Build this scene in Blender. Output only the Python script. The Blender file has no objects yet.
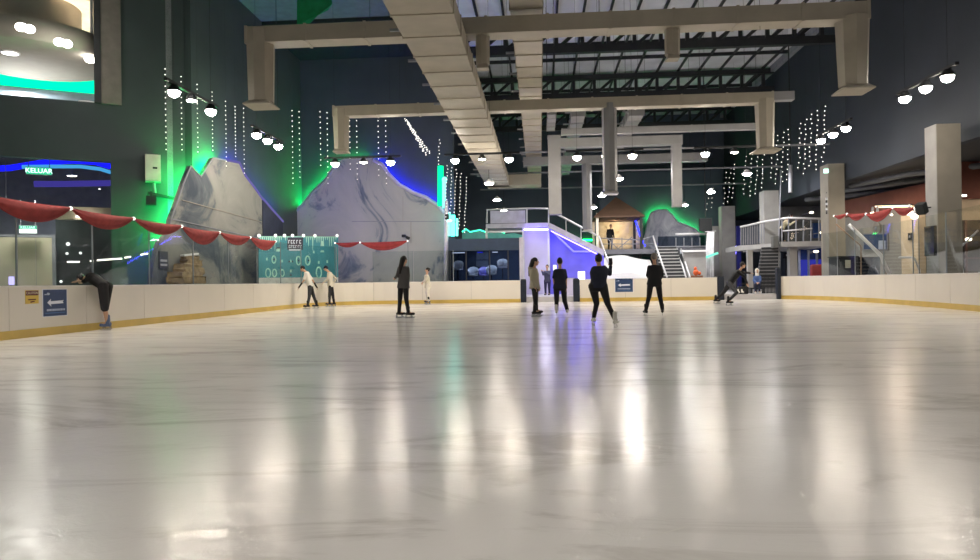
import bpy, bmesh, math, random
from mathutils import Vector, Matrix, Euler
random.seed(7)
SC = bpy.context.scene
COL = SC.collection
PI = math.pi
ORD = ['first', 'second', 'third', 'fourth', 'fifth', 'sixth', 'seventh', 'eighth', 'ninth', 'tenth', 'eleventh', 'twelfth',
       'thirteenth', 'fourteenth', 'fifteenth', 'sixteenth', 'seventeenth', 'eighteenth']

# ------------------------------------------------------------------ camera
F, H = 700.0, 1.0
YAW, PITCH, ROLL = math.atan(50 / F), 1.9 / F, -0.0145
CAM_R = (Matrix.Rotation(YAW, 3, 'Z') @ Matrix.Rotation(PI / 2 + PITCH, 3, 'X') @ Matrix.Rotation(ROLL, 3, 'Z'))
cd = bpy.data.cameras.new('camera'); cam = bpy.data.objects.new('camera', cd); COL.objects.link(cam)
cam.matrix_world = Matrix.Translation((0, 0, H)) @ CAM_R.to_4x4()
cd.sensor_width = 36; cd.lens = F * 36 / 980; cd.clip_end = 300; cd.clip_start = 0.05
SC.camera = cam
EYE = Vector((0, 0, H))


def ray(px, py): return CAM_R @ Vector(((px - 490) / F, -(py - 280) / F, -1))
def P(px, py, Y):
    d = ray(px, py); return EYE + d * (Y / d.y)
def PX(px, py, X):
    d = ray(px, py); return EYE + d * (X / d.x)
def G(px, py, z=0.0):
    d = ray(px, py); return EYE + d * ((z - H) / d.z)
def PL(px, py, o, n):
    d = ray(px, py); return EYE + d * ((o - EYE).dot(n) / d.dot(n))


# ------------------------------------------------------------------ materials
def lin(c):
    f = lambda v: v / 12.92 if v <= 0.04045 else ((v + 0.055) / 1.055) ** 2.4
    return tuple(f(v / 255) for v in c) + (1,)


MATS = {}
def mat(name, rgb, rough=0.6, metal=0.0, vary=0.12, scale=3.0, spec=0.4):
    if name in MATS: return MATS[name]
    m = bpy.data.materials.new(name); m.use_nodes = True
    nt = m.node_tree; b = nt.nodes['Principled BSDF']
    c = lin(rgb)
    tc = nt.nodes.new('ShaderNodeTexCoord'); nz = nt.nodes.new('ShaderNodeTexNoise'); rp = nt.nodes.new('ShaderNodeValToRGB')
    nz.inputs['Scale'].default_value = scale; nz.inputs['Detail'].default_value = 4
    rp.color_ramp.elements[0].position = 0.3; rp.color_ramp.elements[1].position = 0.7
    rp.color_ramp.elements[0].color = tuple(max(0, v * (1 - vary)) for v in c[:3]) + (1,)
    rp.color_ramp.elements[1].color = tuple(min(1, v * (1 + vary)) for v in c[:3]) + (1,)
    nt.links.new(tc.outputs['Object'], nz.inputs['Vector']); nt.links.new(nz.outputs['Fac'], rp.inputs['Fac'])
    nt.links.new(rp.outputs['Color'], b.inputs['Base Color'])
    b.inputs['Roughness'].default_value = rough; b.inputs['Metallic'].default_value = metal
    b.inputs['Specular IOR Level'].default_value = spec
    MATS[name] = m
    return m


def emit(name, rgb, strength):
    if name in MATS: return MATS[name]
    m = bpy.data.materials.new(name); m.use_nodes = True
    nt = m.node_tree; nt.nodes.clear()
    e = nt.nodes.new('ShaderNodeEmission'); o = nt.nodes.new('ShaderNodeOutputMaterial')
    e.inputs['Color'].default_value = lin(rgb); e.inputs['Strength'].default_value = strength
    nt.links.new(e.outputs[0], o.inputs[0]); MATS[name] = m
    return m


def ramp(nt, fac, stops):
    r = nt.nodes.new('ShaderNodeValToRGB'); nt.links.new(fac, r.inputs['Fac'])
    el = r.color_ramp.elements
    while len(el) < len(stops): el.new(0.5)
    for e, (p, c) in zip(el, stops): e.position = p; e.color = c if len(c) == 4 else lin(c)
    return r.outputs['Color']


def noise(nt, vec, scale, detail=5, rough=0.55, sc3=None, dist=0.0):
    if sc3:
        mp = nt.nodes.new('ShaderNodeMapping'); mp.inputs['Scale'].default_value = sc3[:3]
        if len(sc3) > 3: mp.inputs['Rotation'].default_value = (0, 0, sc3[3])
        nt.links.new(vec, mp.inputs['Vector']); vec = mp.outputs['Vector']
    n = nt.nodes.new('ShaderNodeTexNoise'); n.inputs['Scale'].default_value = scale; n.inputs['Detail'].default_value = detail
    n.inputs['Roughness'].default_value = rough; n.inputs['Distortion'].default_value = dist
    nt.links.new(vec, n.inputs['Vector'])
    return n.outputs['Fac']


def mixc(nt, a, b, fac, mode='MIX'):
    n = nt.nodes.new('ShaderNodeMix'); n.data_type = 'RGBA'; n.blend_type = mode
    for sck, v in ((n.inputs[0], fac), (n.inputs[6], a), (n.inputs[7], b)):
        if hasattr(v, 'links'): nt.links.new(v, sck)
        else: sck.default_value = v
    return n.outputs[2]


def make_ice():
    m = bpy.data.materials.new('ice'); m.use_nodes = True; nt = m.node_tree; b = nt.nodes['Principled BSDF']
    tc = nt.nodes.new('ShaderNodeTexCoord').outputs['Object']
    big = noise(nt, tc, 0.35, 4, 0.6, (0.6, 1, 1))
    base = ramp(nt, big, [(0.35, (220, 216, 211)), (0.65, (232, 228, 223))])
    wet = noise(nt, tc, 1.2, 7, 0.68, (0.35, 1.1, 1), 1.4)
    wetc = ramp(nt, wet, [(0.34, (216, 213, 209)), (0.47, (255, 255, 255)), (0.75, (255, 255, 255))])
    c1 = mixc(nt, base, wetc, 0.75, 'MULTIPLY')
    # skate scratches: thin voronoi edges at two scales, broken up by noise
    for sc, w, ang in ((0.5, 0.004, 0.3), (0.9, 0.006, 1.1)):
        mp = nt.nodes.new('ShaderNodeMapping'); mp.inputs['Rotation'].default_value = (0, 0, ang); mp.inputs['Scale'].default_value = (0.45, 1.3, 1)
        nt.links.new(tc, mp.inputs['Vector'])
        dn = nt.nodes.new('ShaderNodeTexNoise'); dn.inputs['Scale'].default_value = 0.7; nt.links.new(mp.outputs[0], dn.inputs['Vector'])
        ad = nt.nodes.new('ShaderNodeVectorMath'); ad.operation = 'ADD'
        nt.links.new(mp.outputs[0], ad.inputs[0]); nt.links.new(dn.outputs['Color'], ad.inputs[1])
        v = nt.nodes.new('ShaderNodeTexVoronoi'); v.feature = 'DISTANCE_TO_EDGE'; v.inputs['Scale'].default_value = sc
        nt.links.new(ad.outputs[0], v.inputs['Vector'])
        line = ramp(nt, v.outputs['Distance'], [(0.0, (255, 255, 255)), (w, (0, 0, 0))])
        gate = ramp(nt, noise(nt, tc, 1.1 + sc, 2), [(0.52, (0, 0, 0)), (0.62, (255, 255, 255))])
        c1 = mixc(nt, c1, lin((226, 222, 214)), mixc(nt, line, gate, 1.0, 'MULTIPLY'))
    nt.links.new(c1, b.inputs['Base Color'])
    rr = ramp(nt, noise(nt, tc, 1.2, 7, 0.68, (0.35, 1.1, 1), 1.4), [(0.34, (0.10,) * 3 + (1,)), (0.62, (0.19,) * 3 + (1,))])
    nt.links.new(rr, b.inputs['Roughness'])
    b.inputs['IOR'].default_value = 1.31; b.inputs['Specular IOR Level'].default_value = 0.13
    bp = nt.nodes.new('ShaderNodeBump'); bp.inputs['Strength'].default_value = 0.12; bp.inputs['Distance'].default_value = 0.02
    nt.links.new(noise(nt, tc, 9, 6, 0.7, (1, 1, 1), 0.6), bp.inputs['Height']); nt.links.new(bp.outputs[0], b.inputs['Normal'])
    return m


def make_mural(name, stops, scale, sc3):
    m = bpy.data.materials.new(name); m.use_nodes = True; nt = m.node_tree; b = nt.nodes['Principled BSDF']
    tc = nt.nodes.new('ShaderNodeTexCoord').outputs['Object']
    a = noise(nt, tc, scale, 6, 0.62, sc3, 1.6)
    nt.links.new(ramp(nt, a, stops), b.inputs['Base Color'])
    b.inputs['Roughness'].default_value = 0.75
    return m


def make_glass(name, tint, gloss=0.10):
    m = bpy.data.materials.new(name); m.use_nodes = True; nt = m.node_tree; nt.nodes.clear()
    t = nt.nodes.new('ShaderNodeBsdfTransparent'); g = nt.nodes.new('ShaderNodeBsdfGlossy'); mx = nt.nodes.new('ShaderNodeMixShader')
    o = nt.nodes.new('ShaderNodeOutputMaterial'); fr = nt.nodes.new('ShaderNodeFresnel'); fr.inputs['IOR'].default_value = 1.35
    t.inputs['Color'].default_value = tint; g.inputs['Roughness'].default_value = 0.03
    gm = nt.nodes.new('ShaderNodeNewGeometry'); mu = nt.nodes.new('ShaderNodeMath'); mu.operation = 'SUBTRACT'; mu.use_clamp = True
    nt.links.new(fr.outputs[0], mu.inputs[0]); nt.links.new(gm.outputs['Backfacing'], mu.inputs[1]); nt.links.new(mu.outputs[0], mx.inputs[0]); nt.links.new(t.outputs[0], mx.inputs[1]); nt.links.new(g.outputs[0], mx.inputs[2])
    nt.links.new(mx.outputs[0], o.inputs[0])
    return m


ICE = make_ice()
MUR1 = make_mural('mural_paint', [(0.34, (52, 64, 78)), (0.45, (84, 92, 100)), (0.53, (128, 129, 126)), (0.7, (144, 143, 138))], 0.55, (1, 0.5, 0.7))
MUR2 = make_mural('mural_pale', [(0.33, (70, 88, 108)), (0.40, (116, 126, 140)), (0.46, (168, 169, 169)), (0.7, (180, 180, 178))], 0.46, (0.8, 1, 0.6, 0.6))
MUR3 = make_mural('mural_slate', [(0.3, (104, 110, 128)), (0.5, (156, 160, 174)), (0.7, (184, 186, 196))], 0.9, (1, 1, 0.7))
ROCKWARM = make_mural('rock_warm', [(0.30, (120, 96, 70)), (0.40, (214, 196, 160)), (0.7, (234, 220, 190))], 1.1, (0.7, 1, 1.2, 0.5))
GLASS = make_glass('clear_glass', (0.90, 0.93, 0.92, 1))
GLASSD = make_glass('smoked_glass', (0.45, 0.5, 0.56, 1))
DARK = mat('dark_teal_paint', (72, 80, 85), 0.7, vary=0.1, scale=0.6)
DARKR = mat('dark_blue_paint', (80, 90, 106), 0.7, vary=0.1, scale=0.5)
BLACK = mat('black_paint', (40, 43, 46), 0.7)
STEEL = mat('black_steel', (44, 46, 50), 0.55)
ROOF = mat('grey_roof_sheet', (214, 216, 222), 0.6, vary=0.12, scale=0.8)
DUCT = mat('beige_duct_wrap', (172, 164, 148), 0.55, vary=0.07, scale=2.0)
DUCTG = mat('grey_duct_wrap', (140, 140, 142), 0.45, vary=0.07, scale=2.0)
DUCTF = mat('silver_duct_foil', (205, 203, 200), 0.28, 0.35, vary=0.06, scale=2.0)
BOARD = mat('cream_board', (224, 217, 204), 0.35, vary=0.03, scale=0.8)
KICK = mat('yellow_kickplate', (206, 176, 92), 0.4, vary=0.1, scale=2)
SEAM = mat('board_seam', (150, 145, 136), 0.6)
CONC = mat('grey_concrete', (158, 157, 156), 0.75, vary=0.1, scale=1.5)
CONCW = mat('warm_concrete', (132, 127, 118), 0.75, vary=0.08, scale=1.5)
WHITE = mat('white_paint', (232, 232, 234), 0.45, vary=0.03)
GREYP = mat('grey_paint', (140, 142, 150), 0.6)
NAVY = mat('navy_paint', (46, 62, 84), 0.5)
NAVYD = mat('dark_navy', (28, 36, 50), 0.45)
RAIL = mat('pale_rail_metal', (214, 214, 218), 0.35, 0.2, vary=0.04)
REDC = mat('red_cloth', (146, 52, 50), 0.8, vary=0.18, scale=5)
BROWN = mat('brown_red_paint', (112, 66, 54), 0.7, vary=0.1)
BEIGE = mat('beige_wall', (206, 188, 162), 0.7, vary=0.05)
BEIGE_LIT = mat('beige_wall_lit', (196, 178, 154), 0.7, vary=0.05)
TEAL = mat('teal_banner_vinyl', (66, 142, 156), 0.5, vary=0.1, scale=1.2)
MINT = mat('mint_print', (176, 226, 210), 0.5)
LAV = mat('lavender_wall', (206, 200, 226), 0.65, vary=0.08, scale=1.0)
SIGNB = mat('navy_sign_vinyl', (44, 66, 104), 0.4)
SIGNW = mat('white_print', (226, 230, 240), 0.45, vary=0.02)
SIGNY = mat('yellow_sign_vinyl', (224, 190, 84), 0.45, vary=0.05)
SIGNR = mat('dark_red_print', (96, 30, 34), 0.5)
FLOORC = mat('concourse_floor', (190, 188, 190), 0.35, vary=0.06)
ORANGE = mat('orange_plastic', (214, 96, 48), 0.5)
LAMP = emit('lamp_white', (255, 243, 225), 225)
LAMP2 = emit('lamp_white_side', (255, 243, 225), 120)
LAMPD = emit('lamp_white_dim', (255, 246, 228), 26)
PEND = emit('pendant_glow', (255, 246, 232), 75)
BULB = emit('string_bulb', (255, 250, 240), 1.7)
LEDG = emit('green_led', (8, 255, 110), 42)
LEDB = emit('blue_led', (14, 18, 255), 58)
LEDC = emit('cyan_led', (70, 235, 215), 5)
LEDCS = emit('cyan_led_soft', (40, 210, 170), 1.6)


# ------------------------------------------------------------------ mesh helpers
class MB:
    def __init__(s): s.bm = bmesh.new(); s.mi = 0
    def _m(s, fs):
        for f in fs: f.material_index = s.mi
    def box(s, x0, x1, y0, y1, z0, z1, bev=0.0):
        v = [s.bm.verts.new((x, y, z)) for x in (x0, x1) for y in (y0, y1) for z in (z0, z1)]
        fs = [s.bm.faces.new([v[i] for i in q]) for q in ((0, 1, 3, 2), (4, 6, 7, 5), (0, 4, 5, 1), (2, 3, 7, 6), (0, 2, 6, 4), (1, 5, 7, 3))]
        s._m(fs)
        if bev > 0:
            r = bmesh.ops.bevel(s.bm, geom=list({e for f in fs for e in f.edges}), offset=bev, segments=2, profile=0.5, affect='EDGES')
            s._m(r['faces'])
        return s
    def beam(s, p, q, w, h, up=(0, 0, 1)):
        p, q = Vector(p), Vector(q); d = (q - p).normalized(); u = Vector(up)
        if abs(d.dot(u)) > 0.98: u = Vector((0, 1, 0))
        a = d.cross(u).normalized(); b = a.cross(d).normalized()
        v = [s.bm.verts.new(c + a * i * w / 2 + b * j * h / 2) for c in (p, q) for i, j in ((-1, -1), (1, -1), (1, 1), (-1, 1))]
        s._m([s.bm.faces.new([v[i] for i in f]) for f in ((3, 2, 1, 0), (4, 5, 6, 7), (0, 1, 5, 4), (1, 2, 6, 5), (2, 3, 7, 6), (3, 0, 4, 7))])
        return s
    def cone(s, p, q, r1, r2, n=12, caps=True):
        p, q = Vector(p), Vector(q); d = (q - p).normalized()
        a = d.orthogonal().normalized(); b = d.cross(a)
        rings = [[s.bm.verts.new(c + (a * math.cos(t) + b * math.sin(t)) * r) for t in (2 * PI * i / n for i in range(n))] for c, r in ((p, r1), (q, r2))]
        fs = [s.bm.faces.new((rings[0][i], rings[0][(i + 1) % n], rings[1][(i + 1) % n], rings[1][i])) for i in range(n)]
        if caps: fs += [s.bm.faces.new(rings[0][::-1]), s.bm.faces.new(rings[1])]
        s._m(fs)
        return s
    def tube(s, pts, r, n=8):
        pts = [Vector(p) for p in pts]; prev = None; a = None
        for i, p in enumerate(pts):
            d = (pts[min(i + 1, len(pts) - 1)] - pts[max(i - 1, 0)]).normalized()
            if a is None: a = d.orthogonal().normalized()
            a = (a - d * a.dot(d)).normalized(); b = d.cross(a)
            ring = [s.bm.verts.new(p + (a * math.cos(2 * PI * k / n) + b * math.sin(2 * PI * k / n)) * r) for k in range(n)]
            if prev: s._m([s.bm.faces.new((prev[k], prev[(k + 1) % n], ring[(k + 1) % n], ring[k])) for k in range(n)])
            else: s._m([s.bm.faces.new(ring[::-1])])
            prev = ring
        s._m([s.bm.faces.new(prev)])
        return s
    def lathe(s, prof, c, n=16, axis=None):
        c = Vector(c); prev = None
        rot = Vector((0, 0, 1)).rotation_difference(Vector(axis)).to_matrix() if axis is not None else Matrix.Identity(3)
        for r, z in prof:
            ring = [s.bm.verts.new(c + rot @ Vector((math.cos(2 * PI * k / n) * r, math.sin(2 * PI * k / n) * r, z))) for k in range(n)]
            if prev: s._m([s.bm.faces.new((prev[k], prev[(k + 1) % n], ring[(k + 1) % n], ring[k])) for k in range(n)])
            prev = ring
        return s
    def ell(s, c, r, n=12, m=8, rot=None):
        c = Vector(c); r = Vector(r) if hasattr(r, '__len__') else Vector((r, r, r)); rot = rot or Matrix.Identity(3)
        top = s.bm.verts.new(c + rot @ Vector((0, 0, r.z))); bot = s.bm.verts.new(c + rot @ Vector((0, 0, -r.z))); rings = []
        for j in range(1, m):
            t = PI * j / m
            rings.append([s.bm.verts.new(c + rot @ Vector((r.x * math.sin(t) * math.cos(2 * PI * k / n), r.y * math.sin(t) * math.sin(2 * PI * k / n), r.z * math.cos(t)))) for k in range(n)])
        fs = []
        for k in range(n):
            k2 = (k + 1) % n
            fs.append(s.bm.faces.new((top, rings[0][k], rings[0][k2]))); fs.append(s.bm.faces.new((bot, rings[-1][k2], rings[-1][k])))
            for j in range(len(rings) - 1): fs.append(s.bm.faces.new((rings[j][k], rings[j + 1][k], rings[j + 1][k2], rings[j][k2])))
        s._m(fs)
        return s
    def capsule(s, p, q, r1, r2, n=10):
        p, q = Vector(p), Vector(q); d = q - p
        if d.length < 1e-5: return s.ell(p, r1)
        d.normalize(); a = d.orthogonal().normalized(); b = d.cross(a); rings = []
        for c, r, ts in ((p, r1, (-80, -50, -20)), (q, r2, (20, 50, 80))):
            for t in ts:
                t = math.radians(t)
                rings.append([s.bm.verts.new(c + d * r * math.sin(t) + (a * math.cos(2 * PI * k / n) + b * math.sin(2 * PI * k / n)) * r * math.cos(t)) for k in range(n)])
        fs = [s.bm.faces.new(rings[0][::-1]), s.bm.faces.new(rings[-1])]
        for u, v in zip(rings, rings[1:]):
            fs += [s.bm.faces.new((u[k], u[(k + 1) % n], v[(k + 1) % n], v[k])) for k in range(n)]
        s._m(fs)
        return s
    def loft(s, rings, n=14):
        """rings: (centre, side vector * halfwidth, depth vector * halfdepth)"""
        prev = None; fs = []
        for c, a, b in rings:
            ring = [s.bm.verts.new(c + a * math.cos(2 * PI * k / n) + b * math.sin(2 * PI * k / n)) for k in range(n)]
            if prev: fs += [s.bm.faces.new((prev[k], prev[(k + 1) % n], ring[(k + 1) % n], ring[k])) for k in range(n)]
            else: fs.append(s.bm.faces.new(ring[::-1]))
            prev = ring
        fs.append(s.bm.faces.new(prev)); s._m(fs)
        return s
    def prism(s, pts, ext):
        pts = [Vector(p) for p in pts]; ext = Vector(ext)
        a = [s.bm.verts.new(p) for p in pts]; b = [s.bm.verts.new(p + ext) for p in pts]; n = len(a)
        fs = [s.bm.faces.new(a), s.bm.faces.new(b[::-1])] + [s.bm.faces.new((a[i], b[i], b[(i + 1) % n], a[(i + 1) % n])) for i in range(n)]
        s._m(fs)
        return s
    def slab(s, p, q, t, z0, z1):
        """upright slab from plan point p to q, thickness t to the left of p->q"""
        p, q = Vector(p[:2]), Vector(q[:2]); d = (q - p).normalized(); nn = Vector((-d.y, d.x)) * t
        return s.prism([(p.x, p.y, z0), (q.x, q.y, z0), (q.x, q.y, z1), (p.x, p.y, z1)], (nn.x, nn.y, 0))
    def build(s, name, mats, parent=None, smooth=False):
        bmesh.ops.recalc_face_normals(s.bm, faces=s.bm.faces)
        me = bpy.data.meshes.new(name); s.bm.to_mesh(me); s.bm.free()
        for m in (mats if isinstance(mats, (list, tuple)) else [mats]): me.materials.append(m)
        if smooth:
            for p in me.polygons: p.use_smooth = True
        o = bpy.data.objects.new(name, me); COL.objects.link(o)
        if parent is not None:
            o.parent = parent
            if parent.data is None: o.matrix_parent_inverse = Matrix.Translation(-parent.location)
        return o


def thing(name, label, cat, loc=(0, 0, 0), group=None):
    o = bpy.data.objects.new(name, None); COL.objects.link(o); o.location = loc; o.empty_display_size = 0.2
    return tag(o, label, cat, group)
def tag(o, label, cat, group=None):
    o['label'] = label; o['category'] = cat
    if group: o['group'] = group
    return o
def struct(o): o['kind'] = 'structure'; return o
def text_mesh(name, body, size, m, parent, mw, extrude=0.004):
    cu = bpy.data.curves.new(name, 'FONT'); cu.body = body; cu.size = size; cu.extrude = extrude; cu.align_x = 'CENTER'; cu.align_y = 'CENTER'
    t = bpy.data.objects.new(name, cu); COL.objects.link(t)
    bpy.context.view_layer.update()
    me = bpy.data.meshes.new_from_object(t.evaluated_get(bpy.context.evaluated_depsgraph_get()))
    bpy.data.objects.remove(t); me.transform(mw); me.materials.clear(); me.materials.append(m)
    o = bpy.data.objects.new(name, me); COL.objects.link(o); o.parent = parent
    if parent is not None and parent.data is None: o.matrix_parent_inverse = Matrix.Translation(-parent.location)
    return o
def box_struct(name, m, *a): return struct(MB().box(*a).build(name, m))
def frame_mat(o, x, y):
    """matrix with local x,y along given world vectors"""
    x = Vector(x).normalized(); y = Vector(y).normalized(); z = x.cross(y).normalized()
    M = Matrix((x, y, z)).transposed().to_4x4(); M.translation = Vector(o); return M
def copy_tree(o, parent=None):
    c = o.copy(); COL.objects.link(c)
    if parent is not None: c.parent = parent
    for ch in list(o.children): copy_tree(ch, c)
    return c


# ------------------------------------------------------------------ setting
XL, XR, YB = -10.45, 12.6, 33.5          # inner faces of the barrier
FZ = 0.25                                 # concourse floor
BH = 1.06                                 # barrier height
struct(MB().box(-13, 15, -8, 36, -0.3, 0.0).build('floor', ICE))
box_struct('floor_concourse_back', FLOORC, -18, 24, YB + 0.14, 56, -0.28, FZ)
box_struct('floor_concourse_left', FLOORC, -24, XL - 0.16, -8, YB + 0.12, -0.28, FZ)
box_struct('floor_concourse_right', FLOORC, XR + 0.16, 26, -8, YB + 0.12, -0.28, FZ)
ROOFZ = 13.5
box_struct('ceiling', ROOF, -18, 14.2, -8, 56, ROOFZ, ROOFZ + 0.2)
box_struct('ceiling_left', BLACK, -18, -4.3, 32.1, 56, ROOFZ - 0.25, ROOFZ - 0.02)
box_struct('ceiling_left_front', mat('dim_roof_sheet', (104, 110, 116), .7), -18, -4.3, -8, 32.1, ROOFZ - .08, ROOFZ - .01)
box_struct('ceiling_right', BLACK, 14.3, 26, 16, 56, 5.4, 5.7)
box_struct('wall_right', mat('bulkhead_paint', (52, 58, 68), .75, vary=.08, scale=.5), 14.0, 14.3, -8, 56, 5.4, ROOFZ + 0.2)
box_struct('wall_back', DARKR, -18, 26, 54.0, 54.3, 0, ROOFZ)
box_struct('wall_outer_right', BLACK, 24, 24.3, -8, 56, 0, 5.6)
YM = 37.4
box_struct('wall_back_left', DARK, -18, -4.55, YM, YM + 0.3, 0, ROOFZ)
XW = -12.9
box_struct('wall_left', DARK, XW - 0.3, XW, 25.3, YM, 0, ROOFZ)

# the mall front at the far left: an angled wall with two openings
WB = Vector((XW, 25.4, 0)); wd = Vector((5.5, 3.25, 0)).normalized(); WA = WB - wd * 7; wn = Vector((wd.y, -wd.x, 0))     # towards the rink
def W1(px, py, off=0.0): return PL(px, py, WA + wn * off, wn)
def wall_strip(name, px0, px1, z0, z1, m):
    a, b = W1(px0, 280), W1(px1, 280)
    return struct(MB().slab(a, b, 0.35, z0, z1).build(name, m))
zU = W1(60, 99.5).z; zL = W1(60, 159).z
wall_strip('wall_mall_right', 112, 187, 0.25, zU, DARK)
wall_strip('wall_mall_upper_right', 123, 187, zU, ROOFZ, DARK)
wall_strip('wall_mall_band', -70, 112, zL, zU, DARK)
# upper opening frame
fa, fb = W1(104, 280), W1(124, 280)
struct(MB().slab(fa - wd * 0.0 + wn * 0.12, fb + wn * 0.12, 0.5, zU - 0.02, ROOFZ).build('window_frame_upper', mat('jamb_paint', (130, 122, 118), 0.5)))
struct(MB().slab(fa - wd * 0.22 + wn * 0.16, fa + wn * 0.16, 0.5, zU - 0.02, ROOFZ).build('trim_1', mat('jamb_dark', (62, 62, 66), 0.5)))
# mall rooms behind
back = -wn * 7.0
def Wb(px, py, off): return PL(px, py, WA - wn * off, wn)
ru = [WA - wd * 8 - wn * .4, WB - wd * 1.0 - wn * .4, WB - wd * 1.0 - wn * 7.5, WA - wd * 8 - wn * 7.5]
def room_slab(name, z0, z1, m): return struct(MB().prism([(p.x, p.y, z0) for p in ru], (0, 0, z1 - z0)).build(name, m))
MALLC = mat('mall_ceiling', (168, 162, 152), 0.7, vary=0.04)
room_slab('floor_mall_upper', zU - 0.5, zU - 0.02, FLOORC)
room_slab('ceiling_mall_upper', 11.3, 11.5, mat('mall_cove_ceiling', (236, 226, 208), 0.7))
struct(MB().slab(WA - wd * 8 - wn * 7.5, WB - wd * 1.0 - wn * 7.5, 0.2, 0.2, 12).build('wall_mall_back', GREYP))
struct(MB().slab(WB - wd * 0.9, WB - wd * 0.9 - wn * 7.5, -0.2, 0.2, 12).build('wall_mall_side', GREYP))

# ------------------------------------------------------------------ mall interior, upper opening
dc = Vector((-18.4, 24.3, 0)); zD = 9.3
t = thing('ceiling_drum', 'round grey dropped ceiling drum inside the upper mall opening', 'ceiling drum', (dc.x, dc.y, zD))
MB().lathe([(0, 0), (2.62, 0), (2.66, 0.05), (2.66, 0.75), (2.4, 0.75), (2.4, 0.45), (1.6, 0.45), (1.6, 2.0), (0, 2.0)], (dc.x, dc.y, zD), 48).build('drum_body', MALLC, t, True)
MB().tube([(dc.x + 2.1 * math.cos(a), dc.y + 2.1 * math.sin(a), zD + 0.62) for a in (2 * PI * i / 40 for i in range(41))], 0.05).build('cove_lamp', emit('cove_warm', (255, 240, 214), 26), t)
for i, (px, py) in enumerate(((24, 27), (62, 42), (92, 59))):
    p = G(px, py, zD - 0.12)
    lb = ('bright twin spotlight at the near rim of the ceiling drum', 'bright twin spotlight at the middle rim of the ceiling drum', 'bright twin spotlight beside the upper opening frame')[i]
    t = thing('spotlight', lb, 'spotlight', p, 'spotlights in the upper mall')
    ztop = 11.3 if i == 2 else zD
    m = MB(); m.cone(p + Vector((0, 0, 0.1)), (p.x, p.y, ztop), 0.05, 0.05); m.build('stem', GREYP, t)
    for k, dx in enumerate((-0.1, 0.14)):
        MB().ell(p + Vector((dx, 0.05 * k, -0.05 * k)), (0.16, 0.16, 0.13)).build('bulb', emit('spot_glow', (255, 248, 236), 14), t, True)
for px, py, z, lb in ((10, 53, zD - 0.03, 'flat oval downlight under the ceiling drum'), (87, 103, 8.0, 'flat oval downlight low in the upper opening')):
    p = G(px, py, z)
    t = thing('downlight', lb, 'downlight', p)
    MB().lathe([(0, 0.03), (0.3, 0.03), (0.3, -0.02), (0.25, -0.02)], p, 20).build('rim', WHITE, t)
    MB().lathe([(0, -0.015), (0.25, -0.015)], p, 20).build('lens', emit('downlight_glow', (255, 250, 240), 6), t)
a, b = Wb(-40, 81, 5.2), Wb(118, 81, 5.2)
zg0, zg1 = Wb(50, 89.5, 5.2).z, Wb(50, 73, 5.2).z
t = thing('light_band', 'glowing green light band along the upper mall wall', 'light band', (a.x, a.y, zg0))
MB().slab(a, b, 0.06, zg0, zg1).build('glowing_strip', emit('green_band', (2, 255, 176), 1.05), t)
MB().slab(a - wn * 0.08, b - wn * 0.08, 0.7, zg0 - 1.6, zg0 - 0.02).build('fascia', mat('band_fascia', (120, 138, 150), 0.5), t)

# ------------------------------------------------------------------ mall interior, lower opening
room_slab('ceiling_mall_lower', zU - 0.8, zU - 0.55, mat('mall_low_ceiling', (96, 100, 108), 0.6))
def strip(name, label, cat, pts, r, m, grp=None):
    return tag(MB().tube(pts, r, 8).build(name, m, None, True), label, cat, grp)
def arc_pts(pxs, off, n=20):
    out = []
    for i in range(len(pxs) - 1):
        for k in range(n // (len(pxs) - 1)):
            u = k / (n // (len(pxs) - 1)); p = [pxs[i][j] * (1 - u) + pxs[i + 1][j] * u for j in (0, 1)]; out.append(Wb(p[0], p[1], off))
    return out
strip('led_strip', 'deep blue curved light strip under the lower mall ceiling', 'light strip', arc_pts([(-30, 170), (10, 168), (40, 163), (72, 160.5), (95, 162), (116, 168)], 2.0), 0.11, emit('blue_soft', (16, 20, 240), 1.5))
strip('led_strip', 'pale cyan light strip just under the deep blue one', 'light strip', arc_pts([(22, 167), (50, 166.5), (80, 166.5), (100, 169), (116, 174)], 1.7), 0.07, emit('cyan_soft', (70, 160, 220), 0.7))
strip('led_strip', 'dim violet light strip across the lower mall opening', 'light strip', arc_pts([(34, 184), (60, 184), (90, 183.5), (116, 183)], 3.0), 0.12, emit('violet_soft', (84, 76, 190), 0.35))


def exit_sign(label, c, x, w, h, ztop, bot):
    c = Vector(c); x = Vector(x).normalized(); y = Vector((0, 0, 1)); n = x.cross(y)
    t = thing('exit_sign', label, 'exit sign', c)
    m = MB(); m.prism([c + x * i * w / 2 + y * j * h / 2 for i, j in ((-1, -1), (1, -1), (1, 1), (-1, 1))], -n * 0.08); m.build('case', GREYP, t)
    m = MB(); m.prism([c + x * i * w * 0.48 + y * j * h * 0.45 + n * 0.012 for i, j in ((-1, -1), (1, -1), (1, 1), (-1, 1))], -n * 0.01); face = m.build('face', emit('exit_green', (60, 190, 140), 0.9), t)
    if bot:
        m = MB(); m.prism([c + x * i * w * 0.47 + y * (j * h * 0.45) + n * 0.016 for i, j in ((-1, -1), (1, -1), (1, 0.1), (-1, 0.1))], -n * 0.003); m.build('white_lens', emit('exit_white', (250, 255, 252), 1.6), t)
    M = frame_mat(c + y * (h * 0.24 if bot else 0) + n * 0.02, x, y)
    text_mesh('lettering', 'KELUAR', h * (0.42 if bot else 0.85), emit('exit_text', (205, 255, 240), 1.8), t, M)
    for s in (-1, 1): MB().cone(c + x * s * w * 0.4 + y * h / 2 - n * 0.04, c + x * s * w * 0.4 + y * (ztop - c.z) - n * 0.04, 0.012, 0.012, 6).build('hanger', GREYP, t)
exit_sign('green glowing exit sign hanging below the blue light strip', Wb(39, 171, 1.2), wd, 0.80, 0.27, zU - 0.8, False)
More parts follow.
